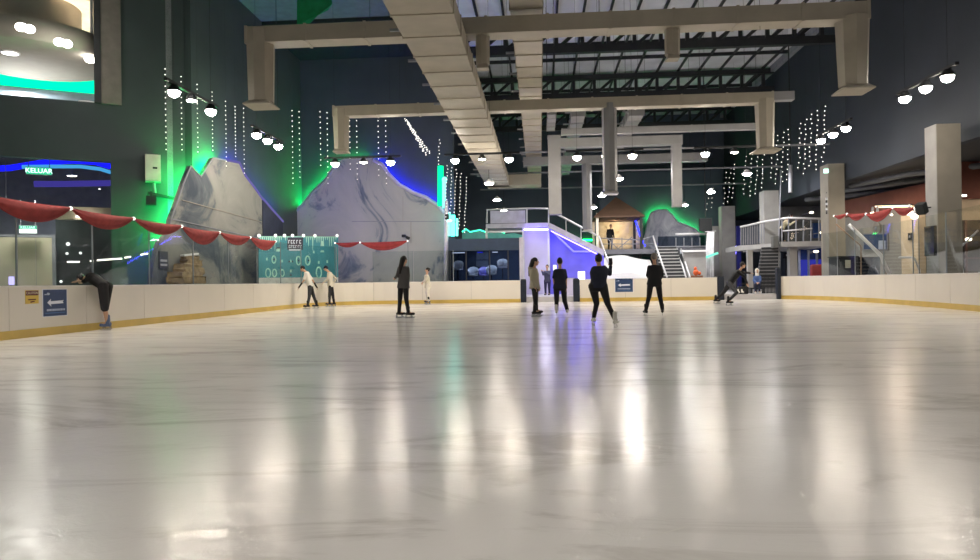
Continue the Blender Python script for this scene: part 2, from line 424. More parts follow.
exit_sign('small half white exit sign above the beige doors', Wb(28, 229.5, 1.6), wd, 0.56, 0.30, 4.2, True)
for px, py, off, lb in ((72, 176, 2.2, 'bright oval downlight right of the upper exit sign'), (6, 207.5, 1.5, 'oval downlight behind the red garland at far left'), (99.5, 189, 4, 'tiny lamp below the violet light strip')):
    p = Wb(px, py, off); t = thing('downlight', lb, 'downlight', p)
    r = 0.16 if px != 99.5 else 0.05
    MB().lathe([(0, 0.05), (r * 1.15, 0.05), (r * 1.15, 0)], p, 16).build('rim', GREYP, t)
    MB().lathe([(0, 0.0), (r, 0.0)], p, 16).build('lens', emit('downlight_glow', (255, 250, 240), 6), t)
    MB().cone(p + Vector((0, 0, 0.05)), (p.x, p.y, zU - 0.8), 0.012, 0.012, 6).build('stem', GREYP, t)
a, b = Wb(46, 213, 1.2), Wb(116, 213, 1.2)
struct(MB().slab(a, b, 0.4, Wb(80, 219.5, 1.2).z, Wb(80, 207, 1.2).z).build('trim_shop_fascia', mat('beige_fascia', (196, 180, 160), 0.6)))
for i, px in enumerate((79, 91)):
    p = Wb(px, 216.6, 1.1); MBt = MB().box(p.x - 0.09, p.x + 0.09, p.y - 0.05, p.y + 0.05, p.z - 0.03, p.z + 0.03, 0.01).build('fascia_lamp', emit('downlight_glow', (255, 250, 240), 6))
    tag(MBt, ('left small white lamp on the beige shop fascia', 'right small white lamp on the beige shop fascia')[i], 'lamp', 'fascia lamps')
# beige double door
t = thing('double_door', 'tall beige double door behind the left barrier', 'door', Wb(27, 300, 1.9))
zt = Wb(27, 237.5, 1.9).z
DOORM = mat('beige_door', (196, 188, 166), 0.55, vary=0.06, scale=1.2)
for q0, q1 in ((-10, 35.6), (36.2, 52)):
    a, b = Wb(q0, 260, 1.9), Wb(q1, 260, 1.9); MB().slab(a, b, 0.06, FZ, zt).build('door_leaf', DOORM, t)
a, b = Wb(52.3, 260, 1.9), Wb(55.5, 260, 1.9); MB().slab(a, b, 0.12, FZ, zt + 0.02).build('door_jamb', GREYP, t)
a, b = Wb(-10, 260, 1.9), Wb(55.5, 260, 1.9); MB().slab(a, b, 0.12, zt + 0.02, zt + 0.1).build('lintel_bar', GREYP, t)
p = Wb(11.5, 281, 1.5)
t = thing('glowing_panel', 'small violet glowing panel in front of the beige door', 'light panel', (p.x, p.y, FZ))
MB().box(p.x - 0.09, p.x + 0.09, p.y - 0.03, p.y + 0.03, p.z - 0.14, p.z + 0.16, 0.01).build('screen', emit('violet_panel', (190, 180, 255), 1.2), t)
MB().cone((p.x, p.y, FZ), (p.x, p.y, p.z - 0.14), 0.03, 0.03).build('stand', GREYP, t)
a, b = Wb(56, 260, 2.4), Wb(112, 260, 2.4)
struct(MB().slab(a, b, 0.15, 0.25, Wb(80, 220, 2.4).z).build('wall_mall_shop', mat('dark_shopfront', (52, 60, 62), 0.3, spec=0.6)))
for i, (x0, y0, x1, y1) in enumerate(((67, 262, 79.5, 262), (90, 261.2, 93.5, 260.8), (97, 260.4, 122, 258.6), (124.5, 257.8, 131, 256.8), (140.5, 254.8, 148.5, 253.6))):  # glowing bars made up for lamp reflections in the left glass
    if x1 < 112: pa, pb = Wb(x0, y0, 2.3), Wb(x1, y1, 2.3)
    else: pa, pb = W1(x0, y0, 0.45 if x0 > 130 else 0.3), W1(x1, y1, 0.45 if x0 > 130 else 0.3)
    t = thing('strip_glow', f'{ORD[i]} white bar from the left in the low row imitating glass reflections', 'strip lamp', pa, 'low bars imitating glass reflections')
    MB().beam(pa, pb, 0.05, 0.045).build('tube', emit('tube_white', (255, 246, 232), 2.4), t)
    n2 = wn * -0.05
    MB().beam(pa + n2 + Vector((0, 0, .03)), pb + n2 + Vector((0, 0, .03)), 0.06, 0.05).build('housing', GREYP, t)
    MB().beam(pb + n2, pb - wn * 0.5, 0.03, 0.03).build('bracket', GREYP, t)
for px, py, lb in ((68, 244, 'small white globe lamp high behind the left barrier'), (67, 253.5, 'small white globe lamp left of its twin'), (80.5, 253, 'small white globe lamp right of its twin'), (61, 281.5, 'small white globe lamp just above the barrier')):
    p = Wb(px, py, 2.3); t = thing('globe_lamp', lb, 'lamp', p)
    MB().ell(p, 0.05 if py != 244 else 0.07, 10, 8).build('globe', emit('globe_glow', (240, 240, 236), 1.2), t, True)
    MB().beam(p, p - wn * 0.12, 0.02, 0.02).build('bracket', GREYP, t)

# ------------------------------------------------------------------ electrical box and bracket on the dark wall
o_ = W1(148.5, 170, 0.12)
t = thing('electrical_box', 'pale grey electrical box high on the dark wall', 'electrical box', o_)
def wbox(mb, px0, px1, py0, py1, o0, o1):
    a, b = W1(px0, (py0 + py1) / 2, 0), W1(px1, (py0 + py1) / 2, 0); z0, z1 = W1(px0, py1, 0).z, W1(px0, py0, 0).z
    mb.prism([(p.x, p.y, z) for p, z in ((a + wn * o0, z0), (b + wn * o0, z0), (b + wn * o0, z1), (a + wn * o0, z1))], wn * (o1 - o0)); return mb
wbox(MB(), 145, 160.5, 156, 182.5, 0.01, 0.45).build('cabinet', mat('cabinet_paint', (196, 190, 180), 0.5), t)
wbox(MB(), 145.6, 159.9, 156.8, 181.8, 0.45, 0.47).build('cabinet_door', mat('cabinet_door_paint', (206, 200, 190), 0.5), t)
wbox(MB(), 152.5, 157.0, 169.0, 170.6, 0.47, 0.52).build('latch', BLACK, t)
m = MB(); a = W1(154, 182, 0.2); b = W1(155, 193, 0.2); m.cone(a, b, 0.05, 0.05); m.build('conduit', GREYP, t)
m = MB(); m.beam(W1(148, 193, 0.3), W1(181, 200, 0.1), 0.12, 0.1)
lo = m.build('ledge_beam', BLACK); tag(lo, 'black ledge beam under the electrical box', 'beam')
t = thing('loudspeaker', 'small black loudspeaker hanging under the ledge beam', 'loudspeaker', W1(151, 202, 0.3))
wbox(MB(), 146, 156, 197, 206, 0.12, 0.45).build('cabinet', BLACK, t); wbox(MB(), 150, 152, 192.5, 197, 0.2, 0.35).build('bracket', BLACK, t)

# ------------------------------------------------------------------ painted mountain cut-outs with neon behind
def cutout(name, label, pts, ext, m, loc, rim=None):
    t = thing(name, label, 'mountain cutout', loc)
    MB().prism(pts, ext).build('painted_panel', m, t)
    return t
X1 = -12.25
M1 = [(149, 290), (153, 268), (157, 252), (160, 242), (168, 233), (171, 219), (177, 203), (183, 185), (191, 166), (201, 177), (213, 158), (226, 160.5), (239, 163), (245, 176), (255, 189), (262, 199), (263, 290)]
p1 = [PX(x, y, X1) for x, y in M1]
for p in (p1[0], p1[-1]): p.z = FZ
LEDG1 = emit('green_led_strong', (8, 255, 110), 130)
t = cutout('mountain_cutout', 'grey twin peaked mountain cutout along the left wall, green lit', p1, (-0.16, 0, 0), MUR1, (X1, 26, FZ))
MB().tube([p + Vector((0.0, 0, 0.01)) for p in p1[4:12]], 0.03, 6).build('edge_lip', GREYP, t, True)
MB().tube([p + Vector((0.0, 0, 0.02)) for p in p1[11:16]], 0.055, 6).build('edge_lip', emit('violet_lip_lit', (150, 140, 220), 0.35), t, True)  # weak glow puts the light on the lip into its material
def seam(parent, a, b, m=SEAM, w=0.03): MB().beam(a, b, w, w).build('panel_seam', m, parent)
wg = [PX(x, y, X1) for x, y in ((263, 199.5), (272, 210), (283, 222), (283, 290), (263.2, 290))]
for p in wg[3:]: p.z = FZ
MB().prism(wg, (-.16, 0, 0)).build('dark_wing', mat('dark_wing_paint', (52, 58, 78), .75, vary=.3, scale=1.5), t)
MB().tube([p + Vector((0, 0, .02)) for p in wg[:3]], .055, 6).build('edge_lip', emit('violet_lip_lit', (150, 140, 220), .35), t, True)
seam(t, PX(182, 200, X1 + 0.01), PX(262, 222, X1 + 0.01)); seam(t, PX(172, 219, X1 + 0.01), PX(262, 239, X1 + 0.01), GREYP)
def neon(label, pts, r, m, parent=None):
    o = MB().tube(pts, r, 8).build('neon_tube', m, parent or t, True); o['label'] = label; return o
bk = Vector((-0.42, 0, 0))
neon('green neon tube behind the left edge of the twin peaked mountain', [W1(x, y, .32) for x, y in ((162.5, 243), (167, 236), (172, 222), (179, 203), (185, 186))] + [PX(x, y, XW + .3) for x, y in ((192, 169.5), (201.5, 180), (213, 161.5), (222, 163.5))], 0.05, LEDG1)
neon('blue neon tube behind the right edge of the twin peaked mountain', [PX(x, y, XW + .22) for x, y in ((227, 163.5), (237.5, 165.5), (243.5, 178), (253.5, 191), (261, 201), (271, 212.5), (279.5, 222))], 0.05, emit('blue_led_strong', (14, 18, 255), 48))
# rock steps with a small white lip in front of the mountain foot
t = thing('rock_cascade', 'brown rock step cascade at the foot of the twin peaked mountain', 'rock feature', PX(190, 275, X1 + 0.5))
ROCK = mat('brown_rock', (150, 130, 100), 0.85, vary=0.35, scale=4)
for i in range(6):
    y = 258 + i * 4.2; w = 6 + i * 0.9
    c = PX(190 + (i % 2) * 2 - 1, y, X1 + 0.12 + 0.07 * i)
    m = MB(); m.box(X1 + .04, c.x + 0.14, c.y - w * 0.075, c.y + w * 0.075, c.z - 0.14, c.z + 0.08, 0.03)
    for v in m.bm.verts: v.co += Vector((random.uniform(-.02, .03), random.uniform(-.06, .06), random.uniform(-.04, .04)))
    m.build('rock_step', ROCK, t)
c0, c1 = PX(182.5, 255.5, X1 + 0.2), PX(197, 253.8, X1 + 0.2)
MB().beam(c0, c1, 0.14, 0.06).build('white_lip', WHITE, t)
MB().box(X1 + .04, X1 + 0.5, c0.y - 0.1, c1.y + 0.1, FZ, c0.z - 1.1).build('plinth', ROCK, t)
wq = PX(163.5, 260, X1 + 0.02)
t = thing('notice_plate', 'small dark notice plate at the left foot of the twin peaked mountain', 'notice', wq)
MB().box(X1, X1 + 0.03, wq.y - 0.26, wq.y + 0.26, wq.z - 0.28, wq.z + 0.28).build('plate', mat('notice_grey', (70, 74, 84), 0.5), t)
for dz in (-0.16, -0.02): MB().box(X1 + 0.03, X1 + 0.036, wq.y - 0.2, wq.y + 0.2, wq.z + dz - 0.035, wq.z + dz + 0.035).build('text_line', mat('pale_print', (180, 182, 186), 0.5), t)

Y2 = 36.6
M2 = [(279, 290), (281, 240), (284, 224), (291, 212), (301, 204), (312, 190), (325, 178), (331, 168), (338, 160.5), (350, 157), (372, 157.5), (381, 162), (388, 172), (398, 182), (412, 190), (425, 195), (437, 203), (443, 210), (446, 225), (447, 290)]
p2 = [P(x, y, Y2) for x, y in M2]
for p in (p2[0], p2[-1]): p.z = FZ
t = cutout('mountain_cutout', 'large pale grey mountain cutout at the back left, flat topped', p2, (0, 0.16, 0), MUR2, (p2[9].x, Y2, FZ))
LIP = mat('pale_lip', (206, 200, 226), 0.5)
MB().tube([P(x + 1.2, y + 2.5, Y2 - 0.03) for x, y in M2[10:18]], 0.1, 6).build('edge_lip', LIP, t, True)
MB().tube([P(x + 1.6, y + 2, Y2 - 0.03) for x, y in M2[2:9]], 0.07, 6).build('edge_lip', mat('green_grey_lip', (150, 160, 170), 0.5), t, True)
seam(t, P(352, 221.5, Y2 - 0.005), P(441, 221.5, Y2 - 0.005), GREYP, 0.035)
seam(t, P(411, 222, Y2 - 0.005), P(411, 243, Y2 - 0.005)); seam(t, P(403, 196, Y2 - 0.005), P(403, 221, Y2 - 0.005), SEAM, 0.02)
neon('green neon tube behind the left slope of the large pale mountain', [P(x, y, Y2 + 0.56) for x, y in ((284, 222), (292, 213), (302, 205), (313, 191), (326, 179), (332, 169), (339, 162))], 0.05, LEDG)
neon('green neon tube behind the flat top of the large pale mountain', [P(x, y, Y2 + 0.56) for x, y in ((342, 161), (352, 158.8), (368, 159.2))], 0.05, emit('green_led_mild', (10, 255, 120), 18))
neon('blue neon tube behind the right slope of the large pale mountain', [P(x, y, Y2 + 0.56) for x, y in ((374, 160), (381, 165), (388, 175), (398, 185), (412, 193), (425, 198), (437, 206), (442, 211))], 0.05, LEDB)
neon('blue neon tube at the lower left foot of the large pale mountain', [P(x, y, Y2 + 0.56) for x, y in ((288, 232), (284, 224), (279.5, 214), (275, 207))], 0.05, emit('blue_led_mild', (20, 24, 255), 60))
# glowing pylon to the right of the large mountain
px_ = P(441, 190, 36.0)
t = thing('light_column', 'tall cyan glowing column beside the large pale mountain', 'light column', (px_.x, px_.y, FZ))
MB().cone(P(440.5, 206, 36.3), P(440.5, 166, 36.3), 0.16, 0.16).build('green_tube', emit('column_green', (10, 235, 150), 1.3), t, True)
MB().cone(P(444, 208, 36.1), P(444, 180, 36.1), 0.09, 0.09).build('cyan_tube', emit('column_cyan', (120, 255, 235), 1.8), t, True)
MB().ell(P(444.5, 179.5, 36.1), 0.14).build('cap', emit('column_cyan', (120, 255, 235), 1.8), t, True)
MB().cone(P(446.2, 281, 36.0), P(446.2, 201, 36.0), 0.13, 0.10).build('white_post', mat('pale_post', (226, 224, 236), 0.4), t, True)
for x0, r in ((449.5, 0.06), (453, 0.11), (457, 0.06)):
    MB().cone(P(x0, 236, 36.2), P(x0, 212 + (x0 - 449) * 0.8, 36.2), r, r).build('cyan_tube', LEDC if r > .1 else emit('column_cyan', (120, 255, 235), 1.8), t, True)
MB().beam(P(440.5, 206, 36.3), P(446.2, 206, 36.0), 0.06, 0.06).build('bracket', GREYP, t)
MB().beam(P(446.2, 222, 36.0), P(457, 222, 36.2), 0.06, 0.06).build('bracket', GREYP, t)
t = thing('camera_lamp', 'small black flood lamp on the pale post by the glowing column', 'lamp', P(447, 217, 35.8))
m = MB(); q = P(447, 216.5, 35.75); m.box(q.x - .1, q.x + .1, q.y - .1, q.y + .1, q.z - .14, q.z + .12, 0.02); m.build('housing', BLACK, t)
MB().beam(P(447, 217, 35.75), P(446.2, 217, 36.0), .05, .05).build('bracket', GREYP, t)
q = P(449.5, 220.8, 35.7); MB().ell(q, (0.15, 0.08, 0.08)).build('lens', emit('mint_lens', (190, 255, 240), 1.6), t, True)
# spot fixture at garland end
q = P(405.5, 236.5, 36.3)
t = thing('spot_fixture', 'small black spot fixture on the large pale mountain', 'spot fixture', q)
MB().box(q.x - .18, q.x + .02, q.y - .15, q.y + .12, q.z - .04, q.z + .1, 0.02).build('housing', BLACK, t)
MB().cone(q + Vector((.05, -.1, -.02)), q + Vector((.2, -.16, -.12)), 0.06, 0.1).build('lens_hood', BLACK, t)
MB().beam(q, (q.x, Y2, q.z), .04, .04).build('bracket', BLACK, t)

# dark hall wall to the right of the large mountain with cyan low glow (behind the kiosk)
t = thing('ice_ridge_relief', 'low cyan lit ice ridge relief behind the navy kiosk', 'relief', P(490, 243, 43.5))
m = MB(); top = [(462, 233), (466, 230), (470, 233), (480, 231), (487, 233.5), (496, 231.5), (505, 234), (514, 233), (526, 236)]
pr = [P(x, y, 43.5) for x, y in top] + [P(526, 252, 43.5), P(462, 252, 43.5)]
m.prism(pr, (0, 0.3, 0)); m.build('ridge_panel', mat('teal_ridge', (110, 200, 190), 0.6), t)
MB().tube([P(x, y - 1, 43.65) for x, y in top[:7]], 0.05, 6).build('light_tube', emit('ridge_glow', (60, 225, 170), 2.2), t)
m = MB()
for x0 in (466, 522): q = P(x0, 252, 43.65); MB().box(q.x - .05, q.x + .05, 43.8, 43.95, FZ, q.z).build('support_post', STEEL, t)

# ------------------------------------------------------------------ barrier around the ice
def barrier(label, path, loc):
    t = thing('rink_barrier', label, 'rink barrier', loc)
    path = [Vector((p[0], p[1], 0)) for p in path]
    # outward normal offset
    L = [0]
    for a, b in zip(path, path[1:]): L.append(L[-1] + (b - a).length)
    def at(s):
        for i in range(len(path) - 1):
            if s <= L[i + 1] + 1e-6:
                u = (s - L[i]) / max(1e-9, L[i + 1] - L[i]); return path[i].lerp(path[i + 1], u)
        return path[-1].copy()
    def nrm(s):
        d = (at(min(s + .05, L[-1])) - at(max(s - .05, 0))).normalized(); return Vector((-d.y, d.x, 0))
    def sheet(name, s0, s1, prof, m):
        mb = MB(); n = max(1, int((s1 - s0) / 0.4)); prev = None
        for k in range(n + 1):
            s = s0 + (s1 - s0) * k / n; c = at(s); nn = nrm(s)
            ring = [mb.bm.verts.new(c + nn * u + Vector((0, 0, z))) for u, z in prof]
            if prev: 
                for i in range(len(prof)): mb.bm.faces.new((prev[i], prev[(i + 1) % len(prof)], ring[(i + 1) % len(prof)], ring[i]))
            else: mb.bm.faces.new(ring[::-1])
            prev = ring
        mb.bm.faces.new(prev)
        return mb.build(name, m, t)
    npan = max(1, round(L[-1] / 2.4)); w = L[-1] / npan
    for i in range(npan):
        sheet('panel', i * w + 0.006, (i + 1) * w - 0.006, [(0, 0.0), (0.12, 0.0), (0.12, BH - .03), (0, BH - .03)], BOARD)
    sheet('backing', 0.0, L[-1], [(0.015, 0.02), (0.11, 0.02), (0.11, BH - .04), (0.015, BH - .04)], SEAM)
    sheet('kickplate', 0.0, L[-1], [(-0.012, 0.0), (0, 0.0), (0, 0.17), (-0.012, 0.17)], KICK)
    sheet('cap_rail', 0.0, L[-1], [(-0.01, BH - .03), (0.13, BH - .03), (0.13, BH), (-0.01, BH)], mat('cap_rail_white', (226, 222, 214), 0.35))
    return t, at, nrm, L[-1]
R = 3.6
cx, cy = XL + R, YB - R
gx = lambda px, py=300: P(px, py, YB).x
left_path = [(XL, 6.0), (XL, cy)] + [(cx - R * math.cos(a), cy + R * math.sin(a)) for a in (PI / 2 * i / 14 for i in range(1, 15))] + [(gx(520.5), YB)]
bl = barrier('long cream rink barrier along the left side and the back left', left_path, (XL, 20, 0))
bm_ = barrier('cream rink barrier along the back between the two gates', [(gx(580), YB), (gx(717.5), YB)], (gx(650), YB, 0))
right_path = [(gx(781.5), YB + 0.1)]
x0 = gx(781.5)
for i in range(1, 11):
    a = PI / 2 * i / 10; right_path.append((x0 + (XR - x0) * math.sin(a) ** 1.2, YB + 0.1 - 5.0 * (1 - math.cos(a))))
right_path = right_path[:-3] + [(12.62, 29.2), (12.66, 27.6), (12.32, 23.2), (11.82, 19.5), (11.3, 16.0), (10.6, 11.5), (9.9, 7)]
br = barrier('long cream rink barrier curving along the right side', right_path, (XR, 20, 0))
for px0, px1, lb in ((520.8, 526.5, 'dark padded gate post left of the middle gate'), (573.5, 579.8, 'dark padded gate post right of the middle gate'), (717.8, 724.5, 'dark padded gate post left of the stair gate'), (777.4, 781.3, 'dark narrow gate post right of the stair gate')):
    xa, xb = gx(px0), gx(px1); t = thing('gate_post', lb, 'gate post', ((xa + xb) / 2, YB, 0), 'gate posts of the rink')
    h = 1.08 if px0 < 770 else 1.45
    MB().box(xa, xb, YB - 0.03, YB + 0.3, 0.0, h, 0.03).build('padding', NAVYD, t)
    MB().box(xa + .02, xb - .02, YB - 0.0, YB + 0.27, h, h + 0.03).build('cap', STEEL, t)

# glass above the barrier (left side, corner, back)
def glass_run(bar, s0, s1, n, ztop, what):
    _, at, nrm, _L = bar; w = (s1 - s0) / n
    for i in range(n):
        a, b = at(s0 + i * w + .02), at(s0 + (i + 1) * w - .02); nn = nrm(s0 + (i + .5) * w) * 0.06; a, b = a + nn, b + nn
        t = thing('safety_glass', f'{what}, {ORD[i]} from the camera end' , 'glass panel', (a.x, a.y, BH), 'clear panels on the ' + what.split(' over the ')[1])
        MB().slab(a, b, 0.012, BH + 0.0, ztop).build('pane', GLASS, t)
        d = (b - a).normalized()
        MB().box(b.x - .015, b.x + .015, b.y - .015, b.y + .015, BH, ztop).build('edge_post', mat('glass_post', (120, 128, 132), 0.4), t)
glass_run(bl, 5.0, 19.4, 6, 2.75, 'clear glass panel over the left barrier')
glass_run(bl, 19.4, 26.6, 3, 2.75, 'clear glass panel over the left corner barrier')
sb = bl[3]
glass_run(bl, 28.3, sb - 3.2, 2, 2.55, 'clear glass panel over the back left barrier')
glass_run(br, 2.4, 14.4, 5, 2.9, 'clear glass panel over the right barrier')


# ------------------------------------------------------------------ signs on the barrier
def board_sign(label, o, x, w, h):
    """navy sign, white border, arrow pointing left, line of small text"""
    x = Vector(x).normalized(); y = Vector((0, 0, 1)); n = x.cross(y); o = Vector(o)
    t = thing('arrow_sign', label, 'sign', o)
    def rect(mb, u0, u1, v0, v1, d0, d1): mb.prism([o + x * u * w / 2 + y * v * h / 2 + n * d0 for u, v in ((u0, v0), (u1, v0), (u1, v1), (u0, v1))], n * (d1 - d0)); return mb
    rect(MB(), -1.06, 1.06, -1.05, 1.05, 0.0, 0.004).build('white_border', SIGNW, t)
    rect(MB(), -1, 1, -1, 1, 0.004, 0.007).build('navy_plate', SIGNB, t)
    m = MB(); m.prism([o + x * u * w / 2 + y * v * h / 2 + n * 0.0075 for u, v in ((-.68, .02), (-.38, .3), (-.40, .12), (.72, .17), (.62, .06), (.72, -.06), (-.40, -.1), (-.34, -.28))], n * 0.002); m.build('arrow', SIGNW, t)
    m = MB(); u = -0.72
    while u < 0.72:
        du = random.uniform(.05, .12); rect(m, u, u + du, -.62, -.46, 0.0075, 0.009); u += du + .03
    m.build('text_line', mat('grey_print', (170, 182, 206), 0.5), t)
    m = MB(); rect(m, -.85, .85, -.8, -.74, 0.0075, 0.009); m.build('underline', mat('blue_print', (70, 110, 160), 0.5), t)
    m = MB(); rect(m, -.9, -.72, .6, .68, 0.0075, 0.009); m.ell(o - x * w * .31 + y * h * .34 + n * .0085, (.05 * w, .05 * w, .05 * h) , 8, 6); m.build('emblem', mat('grey_print', (170, 182, 206), 0.5), t)
    return t
a, b = PX(43.0, 303, XL + .003), PX(66.5, 303, XL + .003)
zt_, zb_ = PX(54.5, 289.6, XL).z, PX(54.5, 315.8, XL).z
board_sign('navy sign with white left arrow on the left barrier', ((XL + .003), (a.y + b.y) / 2, (zt_ + zb_) / 2), (0, 1, 0), abs(b.y - a.y), zt_ - zb_)
a, b = P(615.2, 285, YB - .003), P(632.8, 285, YB - .003)
board_sign('navy sign with white left arrow on the back barrier', ((a.x + b.x) / 2, YB - .003, P(624, 285.2, YB).z), (1, 0, 0), b.x - a.x, P(624, 278.4, YB).z - P(624, 291.8, YB).z)
q = PX(980, 284, XR - .003)
board_sign('navy sign cut by the frame edge on the right barrier', (XR - .003, q.y - .36, q.z), (0, -1, 0), 0.8, 0.66)
# yellow caution sign
a, b = PX(25.2, 297, XL + .003), PX(38.6, 297, XL + .003); z1, z0 = PX(32, 290.3, XL).z, PX(32, 303.7, XL).z
ym = (a.y + b.y) / 2; t = thing('caution_sign', 'small yellow caution notice with dark header on the left barrier', 'sign', (XL, ym, (z0 + z1) / 2))
MB().box(XL, XL + .006, a.y, b.y, z0, z1).build('yellow_plate', SIGNY, t)
zh = z1 - (z1 - z0) * .38
MB().box(XL + .006, XL + .009, a.y + .01, b.y - .01, zh, z1 - .008).build('dark_header', SIGNR, t)
wM = frame_mat((XL + .0095, ym, (zh + z1) / 2 - .004), (0, 1, 0), (0, 0, 1))
text_mesh('header_text', 'CAUTION', (z1 - z0) * .27, mat('cream_print', (216, 204, 170), .5), t, wM, .001)
m = MB()
for v, (u0, u1) in ((0.5, (.2, .78)), (0.25, (.45, .68)), (0.2, (.36, .5))):
    zz = z0 + (zh - z0) * v; m.box(XL + .006, XL + .009, a.y + (b.y - a.y) * u0, a.y + (b.y - a.y) * u1, zz - .012, zz + .012)
m.build('text_line', SIGNR, t)

# ------------------------------------------------------------------ ceiling ducts
def duct_beam(name, p, q, w, h, m, t, seg=1.5, flange=0.02):
    """duct run with slightly raised wrap seams every seg metres"""
    p, q = Vector(p), Vector(q); mb = MB(); mb.beam(p, q, w, h); L = (q - p).length; d = (q - p) / L
    n = max(1, int(L / seg))
    for i in range(n + 1):
        c = p + d * (L * i / n); e = d * 0.035
        j = random.uniform(-0.004, 0.004)
        mb.beam(c - e, c + e, w + flange * 2 + j, h + flange * 2 + j)
    return mb.build(name, m, t)
def drop(t, px, y0, y1, Y, w, m, taper=1.0, plate=1.9, dd=None):
    a, b = P(px, y0, Y), P(px, y1, Y); b.x = a.x; dd = dd or w
    mb = MB()
    mb.loft([(Vector((a.x, Y, a.z)), Vector((w / 2 * 1.2, w / 2 * .9, 0)), Vector((-w / 2 * .9, w / 2 * 1.2, 0))), (Vector((a.x, Y, b.z + .12)), Vector((w / 2 * taper * 1.2, w / 2 * taper * .9, 0)), Vector((-w / 2 * taper * .9, w / 2 * taper * 1.2, 0)))], 8)
    o = mb.build('drop_duct', m, t)
    mb = MB(); s = w * plate / 2
    mb.loft([(Vector((a.x, Y, b.z + .14)), Vector((w * .45, w * .45, 0)), Vector((-w * .45, w * .45, 0))), (Vector((a.x, Y, b.z + .03)), Vector((s, s, 0)), Vector((-s, s, 0))), (Vector((a.x, Y, b.z)), Vector((s, s, 0)), Vector((-s, s, 0)))], 4)
    mb.build('diffuser', DUCTF if m is DUCTG else DUCT, o)
    return o
def hangers(t, pts, zt=ROOFZ):
    for p in pts: MB().cone(p, (p.x, p.y, zt), 0.006, 0.006, 5).build('hanger_rod', STEEL, t)
# first transverse duct
YD = 18.0
a, b = P(250, 33.4, YD), P(864, 18.4, YD); zc = (a.z + b.z) / 2; a.z = b.z = zc
t = thing('cross_duct', 'nearest beige wrapped duct crossing the ceiling with two end drops', 'air duct', (0, YD, zc), 'beige ducts crossing the ceiling')
duct_beam('main_run', a, b, 0.55, 0.42, DUCT, t, 1.5)
drop(t, 260.5, 32, 107, YD, 0.50, DUCT, 0.9, 1.45); drop(t, 852, 19, 92, YD, 0.54, DUCT, 0.84, 1.4)
for px, y0, y1, w in ((482.5, 36, 69.5, .25), (672, 30, 60, .26)): drop(t, px, y0, y1, YD, w, DUCT, 0.95, 1.2)
hangers(t, [P(x, 30, YD) for x in (276, 370, 600, 760)])
YD2 = 25.5
a, b = P(335, 110, YD2), P(771, 101, YD2); zc2 = (a.z + b.z) / 2; a.z = b.z = zc2
t = thing('cross_duct', 'second beige wrapped duct crossing the ceiling behind the nearest one', 'air duct', (0, YD2, zc2), 'beige ducts crossing the ceiling')
duct_beam('main_run', a, b, 0.45, 0.37, DUCT, t, 1.5)
c = P(793, 100, YD2); MB().beam((b.x, YD2, zc2 + .05), (c.x, YD2, zc2 + .05), 0.34, 0.3).build('stub_run', DUCTG, t)
drop(t, 341, 110, 153, YD2, 0.44, DUCT, 0.85, 1.2); drop(t, 764.5, 100, 152, YD2, 0.46, DUCT, 0.85, 1.9)
drop(t, 609, 104, 194.5, YD2, 0.36, DUCTG, 0.95, 1.5)
hangers(t, [P(x, 104, YD2) for x in (400, 600, 700)])
# more transverse ducts further back
Y3 = 31.0; a, b = P(562, 130.5, Y3), P(757, 128.5, Y3); zc3 = (a.z + b.z) / 2
t = thing('cross_duct', 'thin grey duct crossing behind the second beige duct', 'air duct', (0, Y3, zc3)); duct_beam('main_run', (a.x, Y3, zc3), (b.x, Y3, zc3), 0.3, 0.26, DUCTG, t, 2.5, .012); hangers(t, [Vector((a.x + 1.6, Y3, zc3)), Vector((b.x - .5, Y3, zc3))])
Y4 = 33.0; a, b = P(553, 131, Y4), P(681, 142, Y4)
t = thing('cross_duct', 'grey square duct with a tall drop at each end, right of the middle', 'air duct', (0, Y4, 8))
zc4 = P(620, 142, Y4).z
duct_beam('main_run', (P(560, 140, Y4).x, Y4, zc4), (b.x, Y4, zc4), 0.5, 0.42, DUCTG, t, 2.0, .012)
for px, y0, y1, w in ((554, 137, 214, .58), (676, 140, 206, .42)):
    q0, q1 = P(px, y0, Y4), P(px, y1, Y4); duct_beam('drop_duct', (q0.x, Y4, q0.z), (q0.x, Y4, q1.z), w, w, DUCTG, t, 1.3, .015)
hangers(t, [Vector((2.7, Y4, zc4)), Vector((5, Y4, zc4))])
Y5 = 38.5; zc5 = P(600, 160, Y5).z
t = thing('cross_duct', 'long light grey duct crossing furthest back above the hut', 'air duct', (0, Y5, zc5))
duct_beam('main_run', (P(524, 160, Y5).x, Y5, zc5), (P(706, 158, Y5).x, Y5, zc5), 0.5, 0.44, DUCTG, t, 2.2, .012)
drop(t, 586.5, 162, 231.5, Y5, 0.36, DUCTG, 0.95, 1.6)
hangers(t, [Vector((P(548, 160, Y5).x, Y5, zc5)), Vector((P(690, 160, Y5).x, Y5, zc5))])
